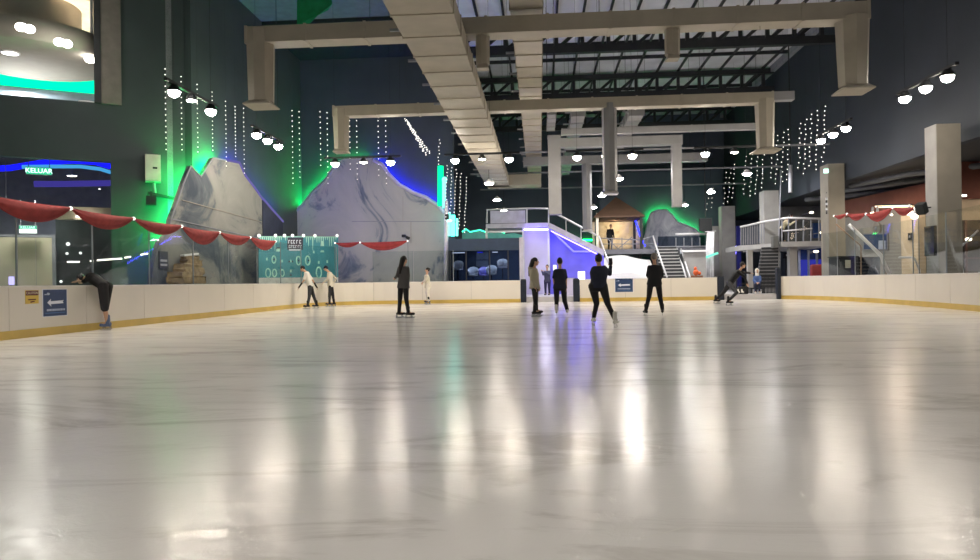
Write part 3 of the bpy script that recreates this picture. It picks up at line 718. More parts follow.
# long ducts running away from the camera
def long_duct(label, x0, x1, zb, h, y0, y1, m, seg, ribs=0.04, endbox=None):
    t = thing('supply_duct', label, 'air duct', ((x0 + x1) / 2, y0, zb), 'long supply ducts')
    duct_beam('main_run', ((x0 + x1) / 2, y0, zb + h / 2), ((x0 + x1) / 2, y1, zb + h / 2), x1 - x0, h, m, t, seg, ribs)
    if endbox: MB().box(*endbox).build('end_box', m, t)
    hangers(t, [Vector((x, y, zb + h)) for y in (y0 + (y1 - y0) * k for k in (.2, .5, .8)) for x in (x0 + .02, x1 - .02)])
    if x1 - x0 > .5:
      for y in [y0 + 2.2 * k for k in range(int((y1 - y0) / 2.2))]: MB().box(x0 - .3, x0 - .0, y - .03, y + .03, zb + h * .3, zb + h * .3 + .06).build('bracket', GREYP, t)
    return t
zA = 6.55
long_duct('wide beige supply duct left of centre running from the camera to the back', -3.0, -1.70, zA, 0.45, 9.0, 41.0, DUCT, 1.3, .02, (-3.0, 0.15, 40.2, 41.6, zA, zA + .6))
long_duct('beige supply duct in the middle running towards the back wall', -0.66, 0.16, 7.95, 0.5, 13.0, 47.0, DUCT, 1.2, .03)
long_duct('narrow grey supply duct right of the middle one', 1.45, 2.0, 7.95, 0.4, 29.7, 46.0, DUCTG, 1.3, .03)
long_duct('short grey supply duct on the right slanting away from the crossing duct', 3.85, 4.45, 7.9, 0.4, 29.7, 37.0, DUCTG, 1.0, .03)
long_duct('slim grey supply duct squeezed beside the middle duct', 0.42, 0.78, 8.0, 0.35, 29.5, 32.7, DUCTG, 0.8, .02)

# ------------------------------------------------------------------ roof trusses and purlins
ZB_, ZT_ = 11.95, 13.38
for i, Y in enumerate((33.9, 42.5, 51.1)):
    t = thing('roof_truss', ('black steel roof truss nearest the camera', 'second black steel roof truss from the camera', 'third black steel roof truss, half hidden by ducts')[i], 'roof truss', (4.8, Y, ZB_), 'black roof trusses')
    MB().box(-4.3, 13.95, Y - .16, Y + .16, ZB_, ZB_ + .36).build('bottom_chord', STEEL, t); MB().box(-4.3, 13.95, Y - .16, Y + .16, ZT_ - .3, ZT_).build('top_chord', STEEL, t)
    k = 0
    while -4.0 + k * 1.24 < 13.8:
        x = -4.0 + k * 1.24; MB().beam((x, Y, ZB_ + .36), (x, Y, ZT_ - .3), .17, .17).build('strut', STEEL, t)
        if x + 1.24 < 13.9: MB().beam((x + .09, Y, ZB_ + .3), (x + 1.15, Y, ZT_ - .24), .13, .15).build('diagonal', STEEL, t)
        k += 1
for k in range(15):
    x = -4.0 + 1.24 * k
    box_struct('roof_beam_purlin', STEEL, x - .05, x + .05, 12, 54, ROOFZ - .12, ROOFZ)
for Y in (20, 24, 28, 37, 39.5, 46): box_struct('roof_beam_cross', STEEL, -4.3, 13.95, Y - .05, Y + .05, ROOFZ - .18, ROOFZ)

struct(MB().box(13.75, 14.0, 12, 54, ROOFZ - .35, ROOFZ).build('trim_eave', GREYP))
# green sheet made up for a spot of green light at the roof edge
t = thing('green_light_patch', 'green sheet standing for a spot of green light above the nearest duct', 'cloth', P(310, 2, 29.0))
m = MB(); pts = [(297, -14), (297, 24), (309, 24), (318, 15), (328, 10), (332, 4), (331, -14)]
m.prism([P(x, y, 29.0 + .05 * math.sin(x)) for x, y in pts], (0, .03, 0)); m.build('cloth', mat('green_light_tint', (30, 120, 84), .8, vary=.2), t)

# ------------------------------------------------------------------ light tracks around the rink
def track(label, pts, bright, hot=None):
    pts = [Vector(p) for p in pts]; t = thing('light_track', label, 'light track', pts[1], 'light tracks around the rink')
    d = (pts[2] - pts[0]).normalized(); e = d * .45
    MB().beam(pts[0] - e + Vector((0, 0, .22)), pts[2] + e + Vector((0, 0, .22)), .1, .08).build('track_bar', STEEL, t)
    for s in (pts[0], pts[2]): MB().cone(s + Vector((0, 0, .26)), (s.x, s.y, ROOFZ), .006, .006, 5).build('hanger_rod', STEEL, t)
    for p, br in zip(pts, bright):
        r = .165 if br else .15
        lp = MB().lathe([(0, .18), (r * .5, .18), (r * 1.12, .03), (r * 1.12, -.01), (r, -.01), (0, .02)], p, 18).build('lamp', STEEL, t, True)
        if br: MB().lathe([(r, 0), (r * .92, -.08), (r * .66, -.14), (r * .3, -.17), (0, -.175)], p, 18).build('bulb', hot or LAMP, lp, True)
        else: MB().lathe([(r, 0), (r * .9, -.03), (r * .5, -.05), (0, -.06)], p, 18).build('bulb', LAMPD, lp, True)
ZLt = 6.5
B3 = (1, 0, 1)
def LG(px, py): return G(px, py, ZLt)
XLt = -10.2; XRt = 11.3
Yt = lambda px, X: PX(px, 200, X).y
track('three lamp track nearest the camera along the left side', [(XLt, Yt(x, XLt), ZLt) for x in (175.5, 193, 212)], B3)
track('three lamp track at the back of the left side', [(XLt, Yt(x, XLt), ZLt) for x in (257.5, 268.5, 279)], (1, 1, 1), LAMP2)
track('three lamp track nearest the camera along the right side', [(XRt, Yt(x, XRt), ZLt) for x in (949.5, 927.5, 906.5)], (1, 1, 1), LAMP2)
track('three lamp track further back along the right side', [(XRt, Yt(x, XRt), ZLt) for x in (847, 834, 822)], (1, 1, 1), LAMP2)
YT = 29.2; ZLb = 6.15
for xs, lb in (((335, 363.5, 390.5), 'three lamp track in front of the large pale mountain'), ((455, 482, 509), 'three lamp track crossing under the wide beige duct'), ((577, 605, 632.5), 'three lamp track in the middle of the back row'), ((705.5, 734.5, 757), 'three lamp track at the right end of the back row')):
    track(lb, [(P(x, 160, YT).x, YT, ZLb) for x in xs], (1, 0, 0) if xs[0] > 700 else B3)
t = thing('clip_lamp', 'small bright clip lamp on the nearest duct by the wide supply duct', 'lamp', P(414, 27, YD - .4))
q = P(414.5, 26.5, 15.5); MB().lathe([(0, 0), (.09, 0), (.05, .14), (0, .14)], q, 12).build('shade', STEEL, t); MB().ell(q - Vector((0, 0, .0)), (.09, .09, .05), 10, 6).build('bulb', emit('clip_glow', (255, 250, 240), 20), t, True)
MB().beam(q + Vector((0, 0, .12)), (q.x + .1, q.y, zA + .6), .03, .03).build('bracket', STEEL, t)
# unseen area lights added beyond the frame to brighten the near ice
for x, y in ((XLt, 14), (XLt, 7), (XLt, 1), (XRt, 14), (XRt, 7), (XRt, 1), (-6, -3), (0, -3), (6, -3)):
    ld = bpy.data.lights.new('ice_fill_light', 'AREA'); ld.shape = 'DISK'; ld.size = .5; ld.energy = 125; ld.color = (1, .94, .86)
    lo = bpy.data.objects.new('ice_fill_light', ld); COL.objects.link(lo); lo.location = (x, y, ZLt)

# ------------------------------------------------------------------ pendant lamps on conduits
for i, Y in enumerate((34.5, 41.0, 48.0)):
    zc_ = 7.35
    cdt = MB().cone((-4, Y, zc_), (13.9, Y, zc_), .05, .05, 8).build('conduit_pipe', GREYP)
    tag(cdt, ('thin grey conduit nearest the camera carrying pendant lamps', 'second thin grey conduit carrying pendant lamps', 'furthest thin grey conduit carrying pendant lamps')[i], 'conduit', 'lamp conduits')
    for px, col in ((489 + 8 * i if i < 2 else 504, 'left'), ((618.6, 602, 593.6)[i], 'middle'), ((747, 711, 684.8)[i], 'right')):
        py = {'left': (183, 199.5, 210.5), 'middle': (178.4, 195.4, 207), 'right': (173.5, 191.7, 204.7)}[col][i]
        q = P(px, py, Y); t = thing('pendant_lamp', f'{ORD[i]} white pendant lamp from the camera in the {col} row', 'pendant lamp', q, 'white pendant lamps')
        MB().cone(q + Vector((0, 0, .16)), (q.x, Y, zA if (col == 'left' and i < 2) else zc_), .012, .012, 6).build('cord', STEEL, t)
        MB().lathe([(.04, .2), (.1, .16), (.24, .0), (.23, -.01), (0, .05)], q, 16).build('shade', WHITE, t, True)
        MB().lathe([(.22, -.005), (.2, -.06), (.12, -.1), (0, -.115)], q, 16).build('bulb', PEND, t, True)

# ------------------------------------------------------------------ strings of tiny bulbs
WIRE = mat('thin_wire', (60, 62, 64), .6)
def light_string(label, top, bot, n, group, r=.03, jit=0.0):
    top, bot = Vector(top), Vector(bot); m = MB(); m.cone((top.x, top.y, ROOFZ), top, .002, .002, 4); m.cone(top, bot, .004, .004, 4)
    m.mi = 1
    for k in range(n):
        p = top.lerp(bot, (k + .5) / n) + Vector((random.uniform(-jit, jit), random.uniform(-jit, jit), 0)); m.ell(p, r, 6, 4)
    return tag(m.build('hanging_light_string', [WIRE, BULB]), label, 'light string', group)
XS = -11.6
for i, (px, y0, y1) in enumerate(((165, 66, 152), (181, 74, 152), (197, 82, 154), (212, 90, 152), (225.5, 99, 168), (235, 105, 158), (243.5, 106, 175))):
    a = PX(px, y0, XS); b = PX(px, y1, XS); b.y = a.y
    light_string(f'{ORD[i]} string of tiny white bulbs from the left above the twin peaked mountain', a, b, 15, 'bulb strings above the twin peaked mountain', .019)
for i, (px, y0, y1) in enumerate(((265.5, 108, 140), (273, 108, 142), (292, 108, 186), (299, 109, 180), (320, 109, 168), (327, 110, 186), (349.5, 118, 172), (356.5, 118, 182), (378, 118, 178), (385.5, 118, 186))):
    a = P(px, y0, 35.6); b = P(px, y1, 35.6); b.x = a.x
    light_string(f'{ORD[i]} string of tiny white bulbs from the left before the large pale mountain', a, b, int((y1 - y0) / 5.2), 'bulb strings before the large pale mountain', .025)
for i in range(5):
    a = P(405 + i * .6, 118 + i, 34.6 + .3 * i); b = P(424 + i * 1.6, 152 + (i % 3) * 2, 34.6 + .3 * i)
    light_string(f'{ORD[i]} strand of the bunched slanting bulb strings under the second duct', a, b, 17, 'bunched slanting bulb strings', .028, .05)
for i, (px, y0, y1) in enumerate(((440, 138, 166), (447.5, 164, 222), (452, 166, 214), (456.5, 168, 214), (461, 172, 230), (466.5, 176, 234))):
    a = P(px, y0, 35.2 + .3 * i); b = P(px - 2, y1, 35.2 + .3 * i)
    light_string(f'{ORD[i]} string of tiny white bulbs from the left by the glowing column', a, b, max(8, int((y1 - y0) / 3.4)), 'bulb strings by the glowing column', .024, .03)
cl = [(801, 121, 170, 30.0, 'upper right'), (806, 117, 176, 29.4, 'upper right'), (812, 112, 168, 28.8, 'upper right'), (818, 108, 172, 28.2, 'upper right'), (825, 104, 164, 27.6, 'upper right'),
      (773, 136, 180, 34.5, 'middle right'), (778, 133, 186, 33.8, 'middle right'), (784, 130, 184, 33.1, 'middle right'), (789, 127, 182, 32.4, 'middle right'),
      (746, 154, 196, 39.0, 'lower right'), (752, 152, 198, 38.2, 'lower right'), (758, 150, 196, 37.4, 'lower right'), (764, 148, 190, 36.6, 'lower right'),
      (726, 170, 206, 43.0, 'far right'), (730.5, 166, 204, 42.2, 'far right'), (735, 162, 200, 41.4, 'far right'), (709, 190, 212, 46.0, 'farthest'), (713, 186, 210, 45.0, 'farthest')]
cnt = {}
WHERE = {'upper right': 'nearest the right lamp tracks', 'middle right': 'left of the near right column top', 'lower right': 'above the balcony', 'far right': 'right of the right pendant lamps', 'farthest': 'farthest back, above the pale curtain'}
for px, y0, y1, Y, g in cl:
    k = cnt.get(g, 0); cnt[g] = k + 1
    a = P(px, y0, Y); b = P(px - 2.5, y1, Y)
    light_string(f'{ORD[k]} string of tiny white bulbs from the left {WHERE[g]}', a, b, int((y1 - y0) / 4.6), 'bulb strings ' + WHERE[g], .022, .04)

# ------------------------------------------------------------------ red garlands
def garland(label, pts, drops, loc):
    t = thing('red_garland', label, 'garland', loc)
    for k, (a, b) in enumerate(zip(pts, pts[1:])):
        a, b = Vector(a), Vector(b); d = (b - a); nn = Vector((-d.y, d.x, 0)).normalized(); mb = MB(); N, Mv = 16, 5; dp = drops[k % len(drops)]; grid = []
        for i in range(N + 1):
            u = i / N; s = 4 * u * (1 - u); row = []
            for j in range(Mv + 1):
                v = j / Mv
                z = -(.05 + .12 * s) * dp * .4 - v * dp * (s * .85 + .06)
                row.append(mb.bm.verts.new(a.lerp(b, u) + Vector((0, 0, z + .02)) + nn * (.03 * math.sin(v * 9 + u * 2) * (.4 + s))))
            grid.append(row)
        for i in range(N):
            for j in range(Mv): mb.bm.faces.new((grid[i][j], grid[i + 1][j], grid[i + 1][j + 1], grid[i][j + 1]))
        o = mb.build('swag', REDC, t, True); sm = o.modifiers.new('solid', 'SOLIDIFY'); sm.thickness = .02
    for p in pts: MB().ell(p, .045, 8, 6).build('clip_light', emit('clip_bulb', (255, 250, 240), 1.6), t, True)
    return t
zg = 2.80; xg = XL + 0.06
ys = [7.6 + 2.42 * k for k in range(9)]
garland('long red swag garland along the top of the left glass', [(xg, y, zg - .01 * i) for i, y in enumerate(ys)], (.5, .38, .44, .4, .36), (xg, 17, zg))
gt = garland('short red two swag garland before the large pale mountain', [(P(335, 240, 33.72).x, 33.72, 3.02), (P(360, 239, 33.72).x, 33.72, 3.02), (P(407.5, 239, 33.72).x, 33.72, 3.05)], (.26, .46), (P(370, 240, 33.72).x, 33.72, 3))
ps = [PX(x, y, XR - .05) for x, y in ((834, 216), (847, 214), (866, 214), (893, 208), (915, 208))]
garland('red swag garland above the right barrier by the warm lit shop', ps, (.2, .3, .42, .3), ps[2])
for px in (334.5, 407.8): q = P(px, 240, 33.728); t = gt; MB().cone((q.x, q.y + .02, FZ if False else 1.06), (q.x, q.y + .02, 3.1), .015, .015, 6).build('pole', mat('glass_post', (120, 128, 132), .4), t)
ps2 = ps
for k, q in enumerate(ps2[:1] + ps2[-1:]):
    tag(MB().cone((XR + .06, q.y, BH), (XR + .06, q.y, q.z + .05), .015, .015, 6).build('garland_pole', GREYP), ('thin pole at the left end of the right garland', 'thin pole at the right end of the right garland')[k], 'pole')

# ------------------------------------------------------------------ teal banner in the back left corner
A_, B_ = Vector((PX(258.5, 280, -11.6).x, PX(258.5, 280, -11.6).y, 0)), P(338, 280, 34.6); B_.z = 0
bx = (B_ - A_).normalized(); bn = Vector((bx.y, -bx.x, 0)); BLn = (B_ - A_).length
def BP(px, py, off=0.0): return PL(px, py, A_ + bn * off, bn)
t = thing('banner', 'teal rink banner with white icicles and round symbols in the back left corner', 'banner', A_ + Vector((0, 0, 1)))
def bquad(mb, pxs, o0, o1): mb.prism([BP(x, y, 0) + bn * o0 for x, y in pxs], bn * (o1 - o0)); return mb
bquad(MB(), [(258.5, 280.5), (338, 279), (338, 236.5), (258.5, 236)], 0, .012).build('cloth', TEAL, t)
bquad(MB(), [(258.5, 284), (338, 282), (338, 277.2), (258.5, 277.8)], .012, .02).build('pale_foot_strip', mat('pale_strip', (206, 206, 204), .5), t)
m = MB()
for x in [260 + 2.1 * k for k in range(37)]:
    if 288 < x < 303: continue
    L_ = random.choice((3, 5, 8, 12)) * (1.2 if x < 283 or x > 305 else .5); bquad(m, [(x - .7, 236.6), (x + .7, 236.6), (x + .15, 236.6 + L_), (x - .15, 236.6 + L_)], .012, .015)
bquad(m, [(258.6, 236.3), (337.9, 236.6), (337.9, 237.4), (258.6, 237.1)], .012, .015); m.build('icicle_print', MINT, t)
bquad(MB(), [(287, 237.5), (303, 237.5), (302.5, 250), (287, 250)], .012, .015).build('title_patch', mat('dark_plum', (52, 52, 70), .5), t)
m = MB()
for y0, y1, xs in ((240, 243.6, (288, 290.5, 293, 296, 299)), (245, 248, (288.4, 290.6, 292.6, 295, 297.4, 299.6))):
    for x in xs:
        bquad(m, [(x, y0), (x + .6, y0), (x + .6, y1), (x, y1)], .015, .018); bquad(m, [(x + .6, y0), (x + 1.7, y0), (x + 1.7, y0 + .8), (x + .6, y0 + .8)], .015, .018)
        if random.random() < .6: bquad(m, [(x + .6, y1 - .8), (x + 1.7, y1 - .8), (x + 1.7, y1), (x + .6, y1)], .015, .018)
bquad(m, [(288.6, 249.2), (301, 249.2), (301, 250.6), (288.6, 250.6)], .018, .02)
m.build('title_lettering', SIGNW, t)
def ring(px, py, r, m_, name='symbol_ring'):
    c = BP(px, py, .018); z = Vector((0, 0, 1)); s = (BP(px + 1, py) - BP(px, py)).length; pts = [c + bx * s * r * math.cos(a) + z * s * r * 1.1 * math.sin(a) for a in (2 * PI * k / 14 for k in range(15))]
    MB().tube(pts, s * .42, 5).build(name, m_, t)
def blob(px, py, w, h, m_): bquad(MB(), [(px - w, py + h), (px + w, py + h), (px + w * .7, py - h), (px - w * .7, py - h)], .013, .018).build('symbol_print', m_, t)
PLM = mat('dark_plum', (52, 52, 70), .5)
blob(278, 250, 2.4, 1.5, MINT); blob(278, 248.2, 2, .8, PLM); blob(270.5, 247.5, 1.2, 1.3, MINT); blob(322, 243.5, 1.8, 2.6, MINT); blob(322, 251.3, 2.0, 1.0, MINT); blob(313.5, 252, .8, 1.3, MINT)
for x, y, r in ((273.8, 259.5, 1.9), (298.4, 260.6, 2.1), (307.6, 260.5, 2.2), (268, 273, 2.4), (274.4, 273, 2.0), (318.7, 272.5, 2.6), (282.2, 273, 1.8)): ring(x, y, r, MINT)
for x, y in ((273.8, 259.5), (298.4, 260.6), (308.4, 260.5)): blob(x, y, .8, .8, PLM)
for x, y in ((281.8, 261), (290.5, 261), (318.5, 262.3), (327, 261.5), (290.5, 271), (266.5, 259)): blob(x, y, .9, 1.4, MINT)
for x, y in ((290.5, 275), (289, 261.5), (292, 261.5)): blob(x, y, .9, .8, PLM)
for x in (259, 275.5, 284.5, 292.5, 303.5, 315, 337):
    q = BP(x, 235.6, .03); MB().ell(q, .07, 8, 6).build('clip_light', emit('clip_bulb', (255, 250, 240), 1.6), t, True)
for x in (259, 337.5): q = BP(x, 260, -.04); MB().cone((q.x, q.y, FZ), (q.x, q.y, BP(x, 235.5).z), .03, .03).build('banner_pole', GREYP, t)
#PART4
# ------------------------------------------------------------------ navy kiosk at the back
YK = 35.4
kx = lambda px, Y=YK: P(px, 260, Y).x
xa, xb = kx(448.5), kx(519.5); zt0, zt1 = P(485, 250.5, YK).z, P(485, 238.5, YK).z
xa_k, xb_k = xa, xb
t = thing('kiosk', 'navy glass fronted kiosk behind the back left barrier', 'kiosk', ((xa + xb) / 2, YK, FZ))
MB().box(xa, xb, YK, YK + .25, zt0, zt1, .01).build('fascia', NAVY, t)
MB().box(xa, xb, YK + .25, YK + 3.6, zt1 - .12, zt1).build('roof_panel', NAVYD, t)
MB().box(xa, xb, YK + 3.5, YK + 3.6, FZ, zt1 - .12).build('rear_wall', mat('kiosk_inside', (70, 84, 112), .5), t)
MB().box(xa, xa + .06, YK, YK + 3.5, FZ, zt0).build('side_wall', NAVYD, t)
MB().box(xa + .06, xb, YK + .1, YK + .112, FZ + .3, zt0).build('front_glass', GLASSD, t)
MB().box(xa, xb, YK + .02, YK + .2, FZ, FZ + .3).build('sill_panel', NAVYD, t)
for px in (450, 466, 489.5, 508): x = kx(px); MB().box(x - .03, x + .03, YK + .05, YK + .15, FZ + .3, zt0).build('mullion', STEEL, t)
MB().box(xb, kx(523.5), YK - .05, YK + .2, FZ, zt1 + .02).build('corner_post', mat('pale_frame', (196, 194, 206), .4), t)
for px, py, w, h in ((482, 256, 6, 3.5), (482, 263.5, 6, 3)):
    x0, x1 = P(px - w, py, YK + 3.4).x, P(px + w, py, YK + 3.4).x; z0, z1 = P(px, py + h, YK + 3.4).z, P(px, py - h, YK + 3.4).z
    MB().box(x0, x1, YK + 3.4, YK + 3.48, z0, z1).build('menu_board', mat('menu_grey', (122, 130, 150), .5), t)
for k, px in enumerate((452, 457, 462, 480, 495)):
    x = P(px, 251.5, YK + 1.2).x; MB().box(x - .14, x + .14, YK + 1.1, YK + 1.3, zt0 - .06, zt0 - .02).build('ceiling_lamp', emit('kiosk_lamp', (236, 236, 250), 1.6) if px != 480 else emit('kiosk_blue', (40, 50, 240), 1.6), t)
SEATW = mat('white_shell_seat', (236, 236, 244), .35, vary=.02); SEATP = mat('violet_shell_seat', (150, 140, 226), .35)
for k, (px, py, m_) in enumerate(((458, 268, SEATW), (473, 274, SEATW), (483.5, 274, SEATP), (491.5, 272.5, SEATW), (502.5, 266, SEATW))):
    q = P(px, py, YK + 1.0 + .35 * (k % 3)); lb = ('white shell chair nearest the left end inside the kiosk', 'white shell chair left of the violet one inside the kiosk', 'violet shell chair in the middle of the kiosk', 'white shell chair right of the violet one inside the kiosk', 'white shell chair nearest the right end inside the kiosk')[k]
    t = thing('shell_chair', lb, 'chair', (q.x, q.y, FZ), 'shell chairs in the kiosk')
    m = MB(); n = 16; pr = None
    for i in range(n + 1):
        a = math.radians(-30 + 240 * i / n); c, s = math.cos(a), math.sin(a); hgt = .18 + .22 * max(0, math.sin(a))
        rg = [m.bm.verts.new((q.x + c * r, q.y + s * r, q.z + z)) for r, z in ((.24, -.1), (.3, hgt), (.27, hgt), (.2, -.06))]
        if pr:
            for u in range(4): m.bm.faces.new((pr[u], pr[(u + 1) % 4], rg[(u + 1) % 4], rg[u]))
        pr = rg
    m.build('shell', m_, t, True)
    MB().lathe([(0, -.12), (.25, -.1), (.26, -.04), (0, -.02)], q, 16).build('seat', m_, t, True)
    MB().cone((q.x, q.y, FZ), (q.x, q.y, q.z - .1), .03, .03).build('pedestal', STEEL, t); MB().lathe([(0, .02), (.2, .01), (.2, 0), (0, 0)], (q.x, q.y, FZ), 14).build('foot_disc', STEEL, t)

# ------------------------------------------------------------------ raised deck, lavender wall and stair down to the hut
YS = 39.8
sx = lambda px, py=260, Y=YS: P(px, py, Y).x
sz = lambda py, px=540, Y=YS: P(px, py, Y).z
t = deck_t = thing('viewing_deck', 'raised pale deck with panelled railing above the kiosk', 'deck', (sx(517), YS, FZ))
MB().box(sx(486.5), sx(549.5), YS - .1, YS + 3, sz(227.5), sz(223)).build('deck_slab', mat('deck_paint', (196, 192, 208), .5), t)
MB().box(sx(486.5), sx(525), YS - .08, YS + .02, sz(231.8), sz(230)).build('lower_beam', RAIL, t)
MB().tube([P(486.5, 223, YS), P(487, 209.8, YS), P(505, 209, YS), P(534, 208.2, YS), P(548.5, 208.6, YS)], .05, 6).build('top_rail', RAIL, t, True)
MB().box(sx(491), sx(526), YS - .02, YS + .02, sz(222.4), sz(210)).build('rail_panel', mat('lavender_panel', (190, 188, 214), .4), t)
MB().box(sx(527.5), sx(548), YS - .01, YS + .01, sz(222.4), sz(210)).build('glass_panel', GLASS, t)
for px in (487, 526.8, 548.6): MB().cone(P(px, 223, YS), P(px, 209, YS), .04, .04).build('rail_post', RAIL, t)
for px in (487, 523.8, 548.8): x = sx(px); MB().box(x - .06, x + .06, YS - .06, YS + .06, FZ, sz(227.5)).build('deck_post', RAIL, t)
struct(MB().box(sx(524), sx(549), YS + .3, YS + .5, FZ, sz(227.5)).build('wall_under_deck', LAV))
pw = [P(549, 226, YS + .5), P(604, 254.5, YS + .5)]
struct(MB().prism([(pw[0].x, YS + .5, FZ), (pw[1].x, YS + .5, FZ), pw[1], pw[0]], (0, .2, 0)).build('wall_under_stair', mat('blue_violet_wall', (120, 114, 226), .6, vary=.12, scale=1.2)))
t = stair_t = thing('staircase', 'pale staircase descending right from the raised deck to the hut', 'staircase', (sx(575), YS, FZ))
a0, a1 = P(549, 224.5, YS), P(603, 253, YS)
MB().prism([P(549, 222.5, YS - .7), P(604, 250, YS - .7), P(604, 256, YS - .7), P(549, 228.5, YS - .7)], (0, .06, 0)).build('stringer', mat('stringer_paint', (206, 202, 226), .45), t)
n = 12
for k in range(n):
    u = (k + .5) / n; c = a0.lerp(a1, u); MB().box(c.x - .17, c.x + .17, YS - .62, YS + .45, c.z - .04, c.z).build('tread', GREYP, t)
MB().tube([P(548.6, 208.6, YS - .68), P(554, 212.5, YS - .68), P(597, 235.5, YS - .68)], .055, 6).build('hand_rail', RAIL, t, True)
MB().prism([P(553, 214, YS - .66), P(596, 237, YS - .66), P(597, 250, YS - .66), P(551, 226, YS - .66)], (0, .012, 0)).build('side_glass', GLASS, t)
for px, y0, y1 in ((581, 227, 241), (566, 219, 233)): MB().cone(P(px, y0, YS - .66), P(px, y1, YS - .66), .03, .03).build('rail_post', RAIL, t)
t = thing('wall_rail', 'white bent handrail on the blue wall under the stairs', 'handrail', P(570, 250, YS + .2))
MB().tube([P(550.5, 229.5, YS + .3), P(573.5, 251.5, YS + .3), P(591, 251.5, YS + .3)], .06, 6).build('rail_tube', RAIL, t, True)
for px, py in ((556, 234.8), (568, 246.3), (588, 251.5)): MB().beam(P(px, py, YS + .3), P(px, py, YS + .5), .04, .04).build('bracket', RAIL, t)
for px0, px1, y0, y1, Y, lb in ((578, 585, 271.5, 285, 37.6, 'bright white light box panel beside the middle gate'), (553.3, 556.5, 265, 276, 38.6, 'small white light box panel behind the navy shirted skater')):
    t = thing('light_box', lb, 'light box', P((px0 + px1) / 2, 285, Y))
    x0, x1 = P(px0, 275, Y).x, P(px1, 275, Y).x; MB().box(x0, x1, Y, Y + .12, P(px0, y1, Y).z, P(px0, y0, Y).z).build('glowing_face', emit('light_box_white', (244, 244, 255), 1.6), t)
    MB().box((x0 + x1) / 2 - .05, (x0 + x1) / 2 + .05, Y + .12, Y + .2, FZ, P(px0, y0, Y).z).build('stand', GREYP, t)
def led(name, label, cat, pts, r, m, parent=None):
    o = MB().tube(pts, r, 6).build(name, m, parent, True)
    if parent is None: return tag(o, label, cat)
    o['label'] = label; return o
led('led_strip', 'lavender light strip under the front edge of the raised deck', 'light strip', [P(524, 229.5, YS - .35), P(548, 229.5, YS - .35)], .035, emit('lavender_led', (150, 136, 255), 14), deck_t)
led('led_strip', 'blue light strip along the underside of the pale staircase', 'light strip', [P(551, 231, YS + .05), P(600, 255.5, YS + .05)], .035, emit('stair_blue_led', (70, 60, 255), 20), stair_t)
led('led_strip', 'green light strip low on the back wall behind the pale staircase', 'light strip', [P(524, 240, 53.96), P(594, 240, 53.96)], .05, emit('back_green_led', (10, 255, 110), 22))
# low wall and floor strip behind the middle gate
t = thing('low_partition', 'low lavender partition behind the middle gate', 'partition', (sx(566), 36.4, FZ))
MB().box(P(565, 280, 36.4).x, P(574, 280, 36.4).x, 36.4, 36.5, FZ, P(568, 279, 36.4).z).build('panel', LAV, t)
MB().box(P(565, 280, 36.4).x - .03, P(574, 280, 36.4).x + .03, 36.37, 36.53, P(568, 279, 36.4).z, P(568, 279, 36.4).z + .05).build('cap', RAIL, t)

# ------------------------------------------------------------------ hut on its platform
YH = 44.0
hz_ = P(620, 249.5, YH).z
t = thing('platform', 'raised dark platform carrying the brown roofed hut', 'platform', (P(650, 250, YH).x, YH, FZ))
MB().box(P(599, 250, YH).x, P(707, 250, YH).x, YH - .3, 50.6, hz_ - .3, hz_).build('deck_slab', mat('platform_grey', (104, 104, 112), .6), t)
MB().box(P(654, 250, YH).x, P(707, 250, YH).x, YH + .4, YH + .6, FZ, hz_ - .3).build('front_wall', mat('block_grey', (128, 128, 136), .7), t)
for px in (600, 640): MB().box(P(px, 250, YH).x - .1, P(px, 250, YH).x + .1, YH + .2, YH + .4, FZ, hz_ - .3).build('support_post', STEEL, t)
t = hut_t = thing('hut', 'small brown roofed hut with open front on the platform', 'hut', (P(619, 250, YH).x, YH + 1.5, hz_))
ea = [P(594.5, 216.5, YH - .4), P(644.5, 214.5, YH - .4)]; ze = (ea[0].z + ea[1].z) / 2; xc = (ea[0].x + ea[1].x) / 2; hw = (ea[1].x - ea[0].x) / 2
zap = P(619.5, 196.5, YH + 1.2).z
m = MB(); v = [m.bm.verts.new(p) for p in ((xc - hw, YH - .4, ze), (xc + hw, YH - .4, ze), (xc + hw, YH + 3.2, ze), (xc - hw, YH + 3.2, ze), (xc, YH + 1.4, zap))]
w_ = [m.bm.verts.new(p) for p in ((xc - hw, YH - .4, ze - .1), (xc + hw, YH - .4, ze - .1), (xc + hw, YH + 3.2, ze - .1), (xc - hw, YH + 3.2, ze - .1))]
for i in range(4): m.bm.faces.new((v[i], v[(i + 1) % 4], v[4])); m.bm.faces.new((w_[i], w_[(i + 1) % 4], v[(i + 1) % 4], v[i]))
m.bm.faces.new(w_[::-1]); m.build('pyramid_roof', mat('brown_roof', (84, 62, 48), .75, vary=.15, scale=2), t)
for px, m_ in ((597.5, mat('pale_wood', (216, 208, 196), .5)), (641.5, BLACK)):
    x = P(px, 240, YH - .2).x; MB().box(x - .08, x + .08, YH - .25, YH - .09, hz_, ze - .1).build('corner_post', m_, t)
    MB().box(x - .08, x + .08, YH + 2.9, YH + 3.05, hz_, ze - .1).build('corner_post', m_, t)
q = P(615, 217.5, YH + 1.9); lp = MB().ell(q, (.2, .2, .15)).build('hut_lamp', emit('hut_lamp_glow', (255, 210, 150), 420), t, True); MB().cone(q, (q.x, q.y, ze + .3), .02, .02, 6).build('lamp_cord', STEEL, lp)
q = P(618.5, 217.5, YH + .6); MB().prism([q + Vector((-.1, 0, -.1)), q + Vector((.12, 0, -.05)), q + Vector((.2, 0, .22)), q + Vector((-.02, 0, .14))], (0, .03, 0)).build('red_pennant', REDC, t)
t = thing('rock_wall', 'warm lit pale rock wall inside the hut', 'rock wall', (P(620, 240, 47.5).x, 47.6, hz_))
m = MB(); N, K = 22, 12; gr = []
